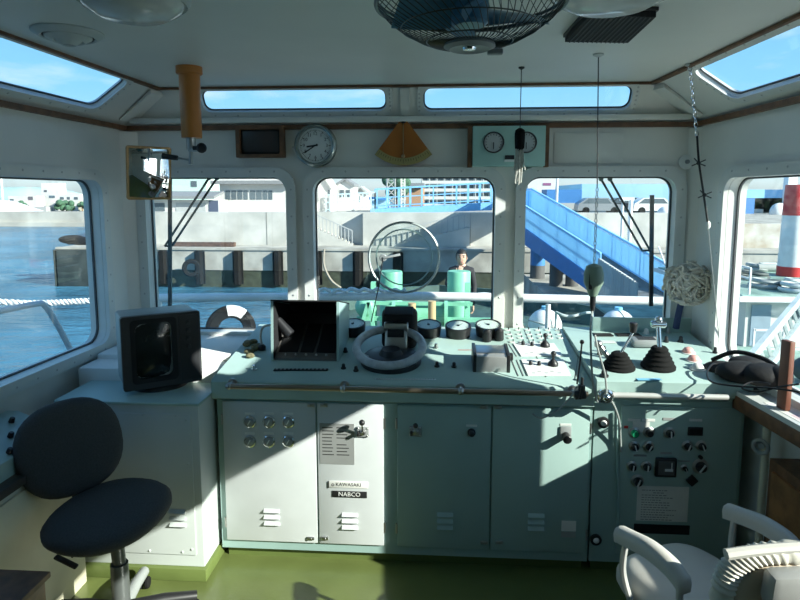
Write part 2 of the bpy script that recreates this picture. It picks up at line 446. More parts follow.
latch(d1, 311, 405); latch(d2, 324, 405); latch(d1, 311, 538); latch(d2, 325, 538)
latch(d3, 484, 407); latch(d4, 498, 407); latch(d3, 484, 542); latch(d4, 499, 542)
for d, x, s in ((d1, a1, -1), (d2, b2, 1), (d3, a3, -1), (d4, b4, 1)):
    for z in (ZD0+.09, ZD1-.09): MB(steel).cyl((x+s*.004, FY+.004, z-.025), (x+s*.004, FY+.004, z+.025), .005, seg=10).build('hinge', parent=d)
# six key switches with tag plates on the first door
for r, py in enumerate((421.5, 441)):
    for px in (250, 269, 288.5):
        c = at(px, py)
        k = MB(chrome).lathe([(.030, 0), (.030, .006), (.024, .010), (.022, .008)], c, NF, 20).build('key_switch', parent=d1)
        MB(dial).box(c+V((0, -.001, .039 if r == 0 else .037)), (.046, .002, .010)).build('tag_plate', parent=d1)
for o in list(d1.children):
    pass
def sub(mb, name, par): return mb.build(name, parent=par)
mb = MB(gplas)
for py in (421.5, 441):
    for px in (250, 269, 288.5):
        c = at(px, py); mb.lathe([(.021, .005), (.021, .012), (.014, .016)], c, NF, 16).use(dial).box(c+V((.0, -.017, 0)), (.005, .004, .026), (0, .5, 0)).use(gplas)
sub(mb, 'key_rotors', d1)['kind'] = 'stuff'
# second door: etched plate, lever switch, two name plates
c0, c1 = at(318.5+1, 423), at(354.5, 464.5)
pl = MB(mat('grey_etched_plate', (.33, .34, .34), .4, .2)).b2((c0.x, FY-.002, c1.z), (c1.x, FY, c0.z)).build('data_plate', parent=d2)
mb = MB(ink)
for i in range(9):
    z = c0.z-.02-i*.0165
    for k in range(2):
        x = c0.x+.012+k*.068; wd = random.uniform(.045, .06)
        if i != 4 or k == 0: mb.b2((x, FY-.0026, z-.002), (x+wd, FY-.002, z+.002))
mb.build('data_lettering', parent=d2)
def lever_switch(px, py, par, ball=.012, tilt=.02):
    c = at(px, py); s = MB(gplas).box(c+V((0, -.004, 0)), (.056, .008, .05), None, .003).use(steel).lathe([(.016, .008), (.013, .016), (.006, .02)], c, NF, 14)
    s.use(black).box(c+V((-.018, -.018, -.004)), (.012, .03, .016), None, .003)
    q = c+V((.002, -.05, tilt)); s.use(chrome).cyl(c+V((0, -.015, 0)), q, .0045, seg=8).use(black).sphere(q, ball, seg=12, rings=8)
    for dx in (-1, 1):
        for dz_ in (-1, 1): s.use(steel); screw(s, c+V((dx*.022, -.008, dz_*.019)), NF, .004)
    return s.build('lever_switch', parent=par)
lever_switch(363, 431.5, d2, .014, .062); lever_switch(415.5, 431, d3, .012, .045)
def plate_text(px0, py0, px1, py1, txt, m, mt, par, size, name, dark_end=False):
    a, b = at(px0, py0), at(px1, py1)
    o = MB(m).b2((a.x, FY-.003, b.z), (b.x, FY, a.z), .001).build(name, parent=par)
    t = MB(mt); text_mb(t, txt, size, ((a.x+b.x)/2, FY-.0032, (a.z+b.z)/2), (1, 0, 0), (0, 0, 1), (0, -1, 0)); t.build('lettering', parent=par, smooth=False)
    return o
part(plate_text(329, 480.5, 368, 488.5, 'KAWASAKI', wplas, ink, d2, .024, 'name_plate'), 'white maker plate with black lettering')
c = at(333, 484.5); MB(ink).lathe([(.007, .003), (.007, .0036), (.004, .0036), (.004, .003), (.007, .003)], c, NF, 14).build('emblem', parent=d2)
c = at(326.5+3, 484.5); MB(ink).b2((c.x-.008, FY-.004, c.z-.016), (c.x-.002, FY-.001, c.z+.016)).build('plate_edge', parent=d2)
part(plate_text(332, 490.5, 367, 498, 'NABCO', black, dial, d2, .030, 'name_plate'), 'black maker plate reading NABCO')
# push knobs on the two right doors
c = at(471.5, 432); MB(black).lathe([(.018, 0), (.018, .01), (.013, .012), (.012, .03), (.008, .034)], c, NF).build('push_button', parent=d3)
MB(dial).box(c+V((0, -.001, .031)), (.05, .002, .010)).build('tag_plate', parent=d3)
c = at(565.5, 433); s = MB(gplas).box(c+V((0, -.004, .002)), (.05, .008, .062), None, .003).use(black).cyl(c+V((0, 0, -.008)), c+V((0, -.05, -.014)), .017, .020, bev=.003)
s.build('knob_switch', parent=d4)
MB(dial).box(c+V((0, -.001, .040)), (.05, .002, .010)).build('tag_plate', parent=d4)
c = at(568.5, 530); MB(paper).box(c+V((0, -.0008, .02)), (.066, .0016, .05)).use(gplas).box(c+V((0, -.0009, -.022)), (.066, .0018, .028)).build('sticker', parent=d4)
# handrail bar along the front edge
hr = MB(mat('tarnished_rail', (.33, .27, .22), .3, .9)); zr = PY(400, 390, 2.60).z
xa, xb = PY(227, 390, 2.60).x, PY(588, 390, 2.60).x
hr.cyl((xa, 2.60, zr), (xb, 2.60, zr), .0125, seg=12)
hr = hr.build('handrail', parent=con)
for px in (229, 343, 461, 575):
    x = PY(px, 390, 2.6).x
    MB(steel).cyl((x, 2.60, zr), (x, YF, zr), .010, seg=10).cyl((x, YF-.008, zr), (x, YF, zr), .022, seg=14).sphere((x, 2.6, zr), .017, seg=10, rings=8).build('bracket', parent=hr)
# clamp with black cable grip and chrome stop knob at the rail end
x = PY(578, 386, 2.6).x
MB(black).cyl((x-.02, 2.58, zr+.0), (x+.03, 2.58, zr+.005), .02, bev=.004).cyl((x+.01, 2.585, zr), (x+.018, 2.60, zr+.075), .007).box((x+.012, 2.59, zr+.03), (.03, .03, .03), None, .005).cyl((x, 2.56, zr-.01), (x+.01, 2.56, zr+.05), .006).build('clamp', parent=hr)
# ------------------------------------------------------------------ gauges along the back edge (parts of the console)
def gauge(px, py, r, two=False):
    c = dk(px, py+1, .06); t = (nD*1.0+V((0, -.10, 0))).normalized()
    h = MB(black).lathe([(r*.96, -.062), (r*1.02, -.03), (r*1.06, -.012), (r*1.06, .004), (r*.95, .006), (r*.93, 0)], c, t, 26).build('gauge', parent=con)
    mb = MB(dial).lathe([(r*.93, .0005), (0.0, .001)], c, t, 26)
    u, v, n = frame_of(t); mb.use(ink)
    for i in range(11):
        a = math.radians(-30+24*i); d = V((math.cos(a), 0, 0))*1+vD*math.sin(a); mb.bar(c+d*r*.7+t*.0015, c+d*r*.86+t*.0015, .003, .001)
    mb.bar(c+t*.003, c+(vD*.6+uD*random.uniform(-.5, .5))*r*.8+t*.003, .004, .001).lathe([(.008, 0), (.008, .005)], c, t, 10)
    mb.build('dial', parent=h)
    MB(paneg).lathe([(r*.94, .0045), (0, .0055)], c, t, 26).build('cover_glass', parent=h)
for px, py in ((353, 333), (428.5, 334), (458, 335), (488, 334)): gauge(px, py, .068)
for px, py, m in ((345.5, 352, black), (413, 345, steel), (436, 348, steel), (437, 366.5, black), (454, 367, black), (254, 370, chrome), (343.5, 368.5, black), (356, 371, black)):
    c = dk(px, py); MB(m).lathe([(.013, 0), (.013, .006), (.009, .008), (.008, .022), (.005, .025)], c, nD, 14).build('knob', parent=con)
part(MB(redp).bar(dk(458, 350, .0005), dk(476, 350, .0005), .006, .001).build('label_strip', parent=con), 'thin red label strip under the gauges')
part(MB(blackm).bar(dk(274, 370, .002), dk(328, 370, .002), .028, .004).build('button_strip', parent=con), 'black button strip in front of the hooded display')
mb = MB(gplas)
for i in range(13): mb.box(dk(277+i*4, 370, .005), (.010, .012, .004), RD, .001)
mb.build('keys', parent=con)
# ------------------------------------------------------------------ hooded radar display
pL, pR = dk(271, 361), dk(339.5, 361); yb = pL.y+.36; dx = pR.x-pL.x; zt = PY(300, 302, pL.y).z; zb = PY(300, 303.5, yb).z
hood = thing('hooded_radar_display', 'open box shaped black hooded radar display on the left of the console top', 'radar', (pL.x+dx/2, pL.y+.18, pL.z+.02))
dkz = lambda y: ZF+(y-YF)*(ZK-ZF)/(YK-YF)+.001
for nm, x in (('side_panel', pL.x), ('side_panel', pR.x-.012)):
    o = MB(teal).prism([(x, pL.y, dkz(pL.y)), (x, yb, dkz(yb)), (x, yb, zb), (x, pL.y+.02, zt)], (.012, 0, 0)).build(nm, parent=hood)
    xi = x+.012 if x < pL.x+.01 else x-.002
    MB(blackm).prism([(xi, pL.y+.004, dkz(pL.y)+.004), (xi, yb-.012, dkz(yb)+.004), (xi, yb-.012, zb-.003), (xi, pL.y+.024, zt-.003)], (.002, 0, 0)).build('lining', parent=o)
MB(blackm).b2((pL.x, yb-.012, dkz(yb)), (pR.x, yb, zb)).build('back_panel', parent=hood)
MB(blackm).prism([(pL.x, pL.y+.02, zt-.001), (pL.x, yb, zb-.001), (pL.x, yb, zb+.006), (pL.x, pL.y+.02, zt+.006)], (dx, 0, 0)).build('top_panel', parent=hood)
ip = MB(mat('dark_instrument_panel', (.14, .13, .12), .4)).prism([(pL.x+.014, pL.y+.012, dkz(pL.y)), (pL.x+.014, yb-.014, dkz(yb)), (pL.x+.014, yb-.014, dkz(yb)+.13), (pL.x+.014, pL.y+.012, dkz(pL.y)+.012)], (dx-.028, 0, 0)).build('instrument_panel', parent=hood)
mb = MB(blackm)
def ipz(y): return dkz(pL.y)+.012+(y-pL.y-.012)/(yb-pL.y-.026)*(dkz(yb)+.118-dkz(pL.y)-.0)
for a, b in ((.08, .36), (.40, .60), (.64, .92)):
    xa_, xb_ = pL.x+dx*a, pL.x+dx*b
    mb.prism([(xa_, pL.y+.05, ipz(pL.y+.05)+.002), (xb_, pL.y+.05, ipz(pL.y+.05)+.002), (xb_, pL.y+.26, ipz(pL.y+.26)+.002), (xa_, pL.y+.26, ipz(pL.y+.26)+.002)], (0, 0, .003))
mb.build('dark_scale', parent=ip)
mb = MB(steel)
for i in range(5): y = pL.y+.03; mb.sphere((pL.x+dx*(.2+.15*i), y, ipz(y)+.006), .007, seg=8, rings=6)
mb.build('keys', parent=ip)
# small gooseneck lamp clipped to the hood's left side
g0 = dk(262, 350); gl = thing('gooseneck_lamp', 'small dark gooseneck lamp reaching into the radar hood from its left', 'lamp', g0)
MB(black).lathe([(.02, 0), (.02, .02), (.012, .03)], g0, (0, 0, 1)).build('base', parent=gl)
g1 = PY(281, 325, g0.y-.03)
MB(gplas).tube(cat_pts([g0+V((0, 0, .03)), g0+V((-.005, 0, .08)), g0+V((.02, -.01, .13)), g1]), .006).build('neck', parent=gl)
MB(black).cyl(g1+V((-.02, 0, .03)), g1+V((.05, -.01, -.05)), .022, .03, bev=.004).build('lamp_shade', parent=gl)
mb = MB(mat('ochre_cloth', (.17, .15, .08), .95, var=.4, scale=60, bump=.3))
for i in range(9): mb.sphere(dk(252+random.uniform(-6, 8), 352+random.uniform(-10, 9), .01), .02, (1.2, 1, .7), seg=8, rings=6)
tag(mb.build('rag'), 'small crumpled ochre rag on the console left of the radar hood', 'rag')
# ------------------------------------------------------------------ steering wheel and compass
wc = dk(391, 362); st = thing('steering_wheel_stand', 'small grey steering wheel on round black base in middle of the console', 'steering wheel', wc)
MB(black).lathe([(.150, 0), (.150, .02), (.135, .035), (.06, .045), (.045, .07)], wc, nD, 32).build('base', parent=st)
wn = V((0, -math.sin(.33), math.cos(.33))); wcc = PY(389.5, 346.5, wc.y+.02)
u, v, n = frame_of(wn)
ws = mat('worn_grey_wheel', (.42, .45, .48), .35, var=.15, scale=30)
whl = MB(ws).torus(wcc, .165, .021, wn, 44, 10).build('wheel', parent=st)
hub = wcc-wn*.055
for i in range(3):
    a = PI/2+PI*2*i/3; d = V((math.cos(a), 0, 0))+wn.cross(V((-1, 0, 0)))*math.sin(a)*-1
    MB(steel).tube([hub+d*.02, hub+d*.09, wcc+d*.15], .010).build('spoke', parent=whl)
MB(steel).cyl(hub-wn*.05, hub+wn*.02, .035, .03, bev=.005).build('hub', parent=whl)
hz = dk(398, 338)
cp = thing('compass_repeater', 'black hooded compass repeater with silver front standing behind the wheel', 'compass', hz)
hz.y = wc.y+.16; cc = PY(396.5, 327, hz.y-.02)
MB(blackm).box(cc+V((.012, .075, -.02)), (.185, .13, .215), (-.12, 0, 0), .035, 4).build('housing', parent=cp)
hd = MB(blackm).box(cc+V((.012, .0, .083)), (.15, .10, .014), (.25, 0, 0), .006).build('hood', parent=cp)
fr = MB(steel).box(cc+V((0, -.02, -.055)), (.115, .06, .13), (-.25, 0, 0), .012).cyl(cc+V((-.062, -.02, .005)), cc+V((.062, -.02, .005)), .026, bev=.004).build('front', parent=cp)
MB(blackm).box(cc+V((0, -.052, -.022)), (.085, .012, .04), (-.25, 0, 0), .004).build('window', parent=fr)
mb = MB(dial)
for i in range(4): mb.box(cc+V((-.036+.024*i, -.045, -.082)), (.012, .010, .045), (-.25, 0, 0), .001)
mb.build('buttons', parent=fr)
# ------------------------------------------------------------------ grey radio box
rb0, rb1 = dk(474, 372), dk(509, 372)
rd = thing('radio_box', 'silver grey box with dark straps on the console between gauges and switch panels', 'radio', (rb0+rb1)/2)
w_ = rb1.x-rb0.x; cR = (rb0+rb1)/2+V((0, .08, 0))+nD*.045
MB(mat('silver_grey_case', (.42, .43, .43), .35, .5)).box(cR, (w_, .16, .085), RD, .006).build('case', parent=rd)
MB(steel).box(cR+nD*.044+vD*.01, (w_*.82, .10, .004), RD, .002).build('top_panel', parent=rd)
for s_ in (-1, 1): MB(black).box(cR+V((s_*w_*.48, 0, .004)), (.016, .165, .092), RD, .003).build('strap', parent=rd)
for px, py in ((487, 341), (499, 340)):
    c = dk(px, py, .05); MB(black).cyl(c-nD*.05, c+nD*.01, .026, .024, bev=.004).sphere(c+nD*.01, .02, (1, 1, .5)).build('knob', parent=rd)
MB(black).cyl(cR+V((w_*.5, .04, 0)), cR+V((w_*.5+.03, .04, 0)), .02, bev=.003).build('side_knob', parent=rd)
# ------------------------------------------------------------------ small toggle switches in four rows
for r, py in enumerate((330.5, 334.8, 338.5, 342.5)):
    for k in range(6):
        if r == 3 and k > 3: continue
        c = dk(507.5+k*10+r*1.5, py)
        s = MB(wplas).box(c+nD*.003, (.026, .013, .006), RD, .001).build('toggle_switch', parent=con)
        MB(ink).cyl(c+nD*.004+uD*.006, c+nD*.018+uD*.006+vD*.004, .0032, seg=6).build('toggle', parent=s)
# two white joystick panels
for n_, (poly, ks) in enumerate((([(513, 344), (554, 344), (563, 356.5), (521, 356.5)], [(523, 345.5), (532, 346.5), (545, 347)]), ([(521, 360), (563, 360), (571, 376), (528, 376)], [(530.5, 365.5), (539, 366), (553, 366)]))):
    t = thing('joystick_panel', ['white panel with black joystick, upper of two, right of radio box', 'white panel with black joystick, lower of two, by the front edge of the console'][n_], 'control panel', dk(*poly[0]), 0, None)
    q = [dk(*p) for p in poly]
    MB(dial).prism(q, nD*.005).build('plate', parent=t)
    for i, (px, py) in enumerate(ks):
        c = dk(px, py, .005)
        if i < 2: MB(black).cyl(c, c+nD*.02, .010, .008, bev=.002).build('knob', parent=t)
        else:
            j = MB(black).lathe([(.026, 0), (.024, .012), (.016, .022), (.008, .03)], c, nD, 16).build('joystick', parent=t)
            MB(black).cyl(c+nD*.02, c+nD*.05+vD*.004, .006).sphere(c+nD*.058+vD*.005, .013, seg=12, rings=8).build('grip', parent=j)
    mb = MB(ink)
    for i in range(5):
        a = q[3].lerp(q[0], .12+.1*(i % 2))+ (q[2]-q[3])*(.15+.15*i); mb.box(a+nD*.0055, (.016, .003, .0006), RD)
    mb.build('lettering', parent=t)
    mb = MB(gplas)
    for i in range(2): mb.bar(q[0].lerp(q[1], -.10-.12*i)+nD*.001, q[3].lerp(q[2], -.10-.12*i)+nD*.001, .004, .002)
    mb.build('side_lines', parent=t)
# ------------------------------------------------------------------ right console
rc = thing('engine_control_cabinet', 'teal cabinet in the right corner with throttle levers on top and switch panel in front', 'console', (1.03, 2.9, 0))
XR0, XR1 = .705, 1.378; Y2, Z2, Y3, Z3 = 2.645, .945, 3.42, 1.012
MB(teal).b2((XR0+.004, DY+.004, .055), (XR1-.01, 3.40, .84)).build('body', parent=rc)
MB(olive).b2((XR0+.02, DY+.03, 0), (XR1-.03, 3.38, .055)).build('kick_plate', parent=rc)
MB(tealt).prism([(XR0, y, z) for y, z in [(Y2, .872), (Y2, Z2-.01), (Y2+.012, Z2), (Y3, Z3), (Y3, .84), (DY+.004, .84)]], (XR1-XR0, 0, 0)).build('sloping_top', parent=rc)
nE = V((0, -(Z3-Z2), Y3-Y2)).normalized(); vE = nE.cross(uD); RE = M((uD, vE, nE)).transposed()
def ek(px, py, up=0): return PP(px, py, V((0, Y2, Z2)), nE)+nE*up
bs0, bs1 = PY(592, 332, 3.36).x, PY(690.5, 332, 3.36).x
MB(teal).b2((bs0, 3.35, .99), (bs1, 3.368, PY(640, 317.5, 3.36).z), .003).build('backsplash', parent=rc)
xa, xb, zr2 = PY(608, 396, 2.61).x, PY(728, 396, 2.61).x, PY(660, 396, 2.61).z
mb = MB(mat('pale_pipe', (.6, .6, .57), .3, .3)).cyl((xa, 2.61, zr2), (xb, 2.61, zr2), .013)
mb = mb.build('handrail', parent=rc)
for x in (xa+.03, (xa+xb)/2, xb-.03): MB(steel).cyl((x, 2.61, zr2), (x, DY+.006, zr2), .009).build('bracket', parent=mb)
c = PY(604.5, 395, 2.60); MB(chrome).cyl(c+V((0, .045, 0)), c, .012).cyl(c+V((0, .005, 0)), c+V((0, -.03, 0)), .032, .034, bev=.008, seg=20).sphere(c+V((0, -.03, 0)), .018).build('stop_knob', parent=rc)
PYR = DY+.004-.012
fp = MB(teald).b2((PY(619, 470, PYR).x, PYR, .10), (PY(738, 470, PYR).x-.0, DY+.003, PY(660, 407, PYR).z), .003).build('front_panel', parent=rc)
def ar(px, py, o=0): return PY(px, py, PYR)+V((0, -o, 0))
for px, py, w1, h1, m in ((634, 420, .056, .012, dial), (648.5, 420, .056, .012, dial), (669, 419, .052, .012, gplas), (695.6, 420, .056, .012, dial), (640, 455.5, .058, .010, gplas), (666, 453, .05, .010, gplas), (626, 427, .018, .012, redp), (684, 461, .05, .008, gplas)):
    MB(m).box(ar(px, py, .001), (w1, .002, h1)).build('tag_plate', parent=fp)
def rotary(px, py, r, m=black, mk=True):
    c = ar(px, py); o = MB(steel).lathe([(r*1.5, 0), (r*1.5, .004), (r*1.15, .008)], c, NF, 18).use(m).lathe([(r, .006), (r, .018), (r*.8, .028)], c, NF, 16)
    if mk: o.use(dial).box(c+V((0, -.030, 0)), (r*.28, .006, r*1.7), (0, random.uniform(-.8, .8), 0))
    return o
for px, py, r in ((669, 432.5, .017), (634, 446, .016), (648.5, 446, .016), (687, 445.5, .016), (701, 445.5, .016), (631.5, 466, .016), (646, 466, .016), (700, 466, .024), (637, 480.5, .020), (684, 467.5, .010)):
    rotary(px, py, r).build('rotary_switch', parent=fp)
rotary(634, 432.5, .017, mat('green_lamp_lens', (.02, .35, .16), .2), False).build('indicator_lamp', parent=fp)
rotary(648.5, 432, .017, black, False).build('indicator_lamp', parent=fp)
MB(wplas).box(ar(641, 427, .0008), (.075, .0016, .05)).build('white_backing', parent=fp)
MB(black).box(ar(695, 431, .004), (.066, .008, .040), None, .003).use(blackm).box(ar(695, 431, .009), (.05, .003, .024)).build('display', parent=fp)
c = ar(665, 466.5); me_ = MB(black).box(c+V((0, -.009, 0)), (.094, .018, .090), None, .006).build('meter', parent=fp)
MB(mat('smoked_dial', (.10, .10, .10), .3)).box(c+V((0, -.019, 0)), (.07, .003, .064)).use(dial).box(c+V((.01, -.0215, -.008)), (.035, .002, .012)).box(c+V((.022, -.0215, .012)), (.004, .002, .03)).build('meter_face', parent=me_)
MB(black).box(ar(691.4, 480, .006), (.040, .012, .040), (0, PI/4, 0), .003).build('diamond_switch', parent=fp)
MB(black).lathe([(.009, 0), (.009, .012)], ar(700, 456.6), NF, 12).build('push_button', parent=fp)
a, b = ar(637.5, 485.5), ar(687, 522); pp = MB(paper).b2((a.x, PYR-.0018, b.z), (b.x, PYR, a.z)).build('notice_sheet', parent=fp)
mb = MB(mat('faded_ink', (.30, .30, .29), .8))
for i in range(13):
    z = a.z-.02-i*.0118; ln = random.uniform(.08, .19) if i > 2 else .10
    k = a.x+.02+(.05 if i == 1 else 0)
    while k < a.x+.02+ln: wd = random.uniform(.006, .016); mb.b2((k, PYR-.0022, z-.002), (k+wd, PYR-.0019, z+.002)); k += wd+.004
mb.build('notice_lettering', parent=fp)
a, b = ar(634, 523.5), ar(689, 534.5); MB(blackm).b2((a.x, PYR-.004, b.z), (b.x, PYR, a.z)).build('dark_slot_plate', parent=fp)
for px, py in ((603, 422), (595.5, 539)):
    c = PY(px, py, DY); c.x = max(c.x, XR0+.03); MB(black).lathe([(.026, 0), (.026, .012), (.018, .014)], c, NF, 18).use(wplas).sphere(c+V((0, -.014, 0)), .014, (1, .6, 1)).build('call_button', parent=rc)
mb = MB(teal).tube([PY(619.5, 412, PYR)+V((-.012, 0, 0)), PY(619.5, 440, PYR)+V((-.012, 0, 0)), PY(622, 541, PYR)+V((-.012, 0, 0))], .005); mb.build('conduit', parent=rc)
# throttle levers
def bellows(px, py, r, h, label, top):
    c = ek(px, py); t = thing('throttle_lever', label, 'throttle lever', c)
    prof = [(r, 0)]
    for i in range(5): q = 1-.62*i/5; prof += [(r*q, h*(i+.5)/5), (r*(q-.13), h*(i+1)/5)]
    MB(rubber).lathe(prof, c, nE, 24).build('bellows', parent=t)
    return t, c
t, c = bellows(618.5, 367.5, .075, .075, 'short black throttle lever, left one of two on right console top', 0)
q = c+nE*.16+V((.07, .05, 0))
MB(chrome).cyl(c+nE*.06, q, .007, .006).build('shaft', parent=t)
MB(black).cyl(q-V((0.0, 0, .0)), q+nE*.05, .016, .019, bev=.005).build('grip', parent=t)
MB(steel).cyl(c+V((-.03, .06, .03)), c+V((-.075, .07, .09)), .013, bev=.003).sphere(c+V((-.078, .07, .093)), .02).build('side_handle', parent=t)
t, c = bellows(658, 367, .078, .10, 'tall chrome throttle lever in a black bellows, right one of two', 0)
q = c+nE*.20+V((0, .04, 0))
MB(chrome).cyl(c+nE*.08, q, .012, .010).build('shaft', parent=t)
MB(chrome).cyl(q+V((-.035, 0, 0)), q+V((.035, 0, 0)), .017, bev=.006).sphere(q+V((0, 0, .022)), .018).build('grip', parent=t)
# hand microphone and plates on the right console
c = ek(645, 346); MB(gplas).box(c+nE*.022, (.145, .085, .04), RE, .012).use(black).box(c+nE*.043, (.11, .05, .004), RE, .002)
mk = MB(gplas).box(c+nE*.022, (.145, .085, .04), RE, .014).use(black)
for i in range(5): mk.box(c+nE*.0425+vE*(-.024+.012*i), (.09, .005, .003), RE)
tag(mk.build('hand_microphone'), 'flat dark grey hand microphone lying on the right console between the levers', 'microphone')
for px0, px1, py in ((594, 612, 335), (616, 640, 335)):
    part(MB(blackm).bar(ek(px0, py, .002), ek(px1, py, .002), .06, .004).build('dark_plate', parent=rc), None) if False else MB(blackm).bar(ek(px0, py, .002), ek(px1, py, .002), .06, .004).build('dark_plate', parent=rc)
o = MB(dial).bar(ek(595, 342, .001), ek(615, 342, .001), .05, .002).use(redp).bar(ek(597, 342.8, .0025), ek(614, 342.8, .0025), .018, .001).build('label_plate', parent=rc); part(o, 'white label plate with red band')
part(MB(bluel).bar(ek(637, 379.5, .001), ek(661, 379.5, .001), .025, .0016).build('label_tape', parent=rc), 'blue label tape by the front edge')
for px, py, r, m in ((604, 376.5, .020, black), (719.5, 374, .020, black), (600, 354.5, .014, black), (666, 342, .014, black), (680.5, 342, .015, black), (668, 333, .012, steel), (646, 334, .018, wplas), (715, 353, .012, black), (604, 352, .012, black)):
    c = ek(px, py); MB(m).lathe([(r, 0), (r, .008), (r*.7, .01), (r*.6, .028), (r*.3, .032)], c, nE, 14).build('knob', parent=rc)
for px, py, m in ((688, 352.5, pinkp), (693.5, 360.5, pinkp), (697.5, 369, wplas)):
    c = ek(px, py); MB(m).lathe([(.026, 0), (.027, .01), (.02, .022), (.008, .028)], c, nE, 18).use(wplas).lathe([(.036, 0), (.036, .003)], c, nE, 18).build('lamp_button', parent=rc)
# ------------------------------------------------------------------ monitor
a0 = math.radians(35); tdir = V((math.cos(a0), math.sin(a0), 0)); ndir = V((math.sin(a0), -math.cos(a0), 0))
pbl = PP(119, 388, (-1.36, 2.62, 0), ndir); pbr = PP(198, 380, (-1.36, 2.62, 0), ndir); ptl = PP(118, 316, (-1.36, 2.62, 0), ndir)
wM = (pbr-pbl).dot(tdir); zb_, zt_ = pbl.z, ptl.z
zb_ = ct+.045
tv = thing('monitor', 'dark boxy cathode ray monitor standing on the left cabinet', 'monitor', (pbl+pbr)/2)
RM = M((tdir, -ndir, V((0, 0, 1)))).transposed(); cM = (pbl+pbr)/2+V((.022, 0, 0)); cM.z = (zb_+zt_)/2-.008; hM = zt_-zb_
tvm = mat('charcoal_casing', (.035, .036, .038), .5, var=.08)
MB(mat('grey_metal_casing', (.30, .33, .32), .45)).box(cM-ndir*.135, (wM*.97, .23, hM*.96), RM, .012).build('casing', parent=tv)
bz = MB(tvm)
def tq(a, b): return cM+tdir*(a*wM/2)+V((0, 0, b*hM/2))
def loop(a, b, c, d, r): return [cM+tdir*u+V((0, 0, v)) for u, v in rrect(a*wM/2, b*hM/2, c*wM/2, d*hM/2, r)]
bz.ring(loop(-1, -1, 1, 1, .012), loop(-.74, -.80, .34, .86, .02), -ndir*.03).build('bezel', parent=tv)
bz = MB(blackm).ring(loop(-.78, -.84, .38, .90, .02), loop(-.66, -.72, .26, .78, .03), -ndir*.02)
bz.bm.transform(M.Translation(ndir*.002)); bz.build('screen_surround', parent=tv)
sc = MB(mat('dark_screen', (.012, .016, .016), .12)); n_ = 8; vs = []; fs = []
for i in range(n_+1):
    for j in range(n_+1):
        a, b = -.72+.99*i/n_, -.78+1.6*j/n_; bul = (1-((i/n_-.5)*2)**2)*(1-((j/n_-.5)*2)**2)
        vs.append(tq(a, b)-ndir*(.022-.016*bul))
for i in range(n_):
    for j in range(n_): k = i*(n_+1)+j; fs.append((k, k+1, k+n_+2, k+n_+1))
sc._add(vs, fs).build('screen', parent=tv)
pn = MB(black).prism([tq(.44, -.9), tq(.94, -.9), tq(.94, .92), tq(.44, .92)], ndir*.004).build('control_panel', parent=tv)
mb = MB(tvm)
for i in range(4): mb.cyl(tq(.68, .7-.22*i)+ndir*.002, tq(.68, .7-.22*i)+ndir*.016, .010, seg=12)
mb.build('knobs', parent=pn)
MB(black).cyl(V((cM.x, cM.y, ct+.014))-ndir*.12, V((cM.x, cM.y, zb_+.005))-ndir*.12, .13, .10, seg=24).build('foot', parent=tv)
# ------------------------------------------------------------------ orange periscope tube
c = PZ(189, 67, ZC); per = thing('searchlight_handle', 'orange ceiling tube with searchlight crank and black knob below', 'searchlight control', c)
zz = lambda py: PY(189, py, c.y).z
ob = MB(orange).lathe([(.060, 0), (.060, -.03), (.056, -.034), (.048, -.036), (.047, zz(138)-ZC)], c, (0, 0, 1), 28).build('tube', parent=per)
kk = V((PY(193, 140, c.y).x, c.y, zz(139)))
MB(steel).cyl(kk+V((-.01, 0, .01)), kk+V((-.01, 0, -.05)), .022).cyl(kk+V((-.01, 0, -.04)), kk+V((-.012, -.01, -.12)), .010).box(kk+V((.005, -.01, -.05)), (.05, .02, .02), None, .004).build('stem', parent=per)
k2 = PY(201.5, 148, c.y-.02); MB(black).cyl(k2+V((-.04, 0, 0)), k2, .010).lathe([(.006, -.012), (.022, -.008), (.024, .004), (.016, .014)], k2, (.4, -1, 0), 16).build('knob', parent=per)
h0, h1, h2 = PY(192, 160, c.y), PY(178, 158, c.y-.01), PY(162, 156, c.y-.02)
MB(steel).tube([h0, h1], .005).build('crank_arm', parent=per)
MB(black).cyl(h1, h2, .012, .014, bev=.003).build('grip', parent=per)
# ------------------------------------------------------------------ mirror in the left corner
mc = PY(148.5, 173, 3.05); mn = V((.66, -.74, -.16)).normalized(); mu = mn.cross(V((0, 0, 1))).normalized()*-1; mv = mn.cross(mu)
if mv.z < 0: mv = -mv
def ml(w_, h_, r): return [mc+mu*u+mv*v for u, v in rrect(-w_, -h_, w_, h_, r)]
mir = thing('mirror', 'wood framed mirror hanging tilted in the left front corner', 'mirror', mc)
wM2, hM2 = .110, .137
MB(mat('golden_frame', (.36, .20, .06), .4)).ring(ml(wM2, hM2, .012), ml(wM2-.012, hM2-.012, .006), mn*.016).build('frame', parent=mir)
mg = MB(mat('mirror_silver', (.9, .9, .9), .02, 1, var=.01)); vs = []; fs = []
for i in range(17):
    for j in range(17):
        a, b = (i/8-1), (j/8-1); vs.append(mc+mu*a*(wM2-.009)+mv*b*(hM2-.009)+mn*(.004+.012*(2-a*a-b*b)))
for i in range(16):
    for j in range(16): k = i*17+j; fs.append((k, k+1, k+18, k+17))
mg._add(vs, fs).build('mirror_glass', parent=mir, ang=80)
MB(wood).prism([p-mn*.006 for p in ml(wM2-.004, hM2-.004, .006)], mn*.006).build('backing', parent=mir)
MB(steel).cyl(mc-mn*.006, FWp(mc.x-.06, mc.z+.05), .006).build('bracket', parent=mir)
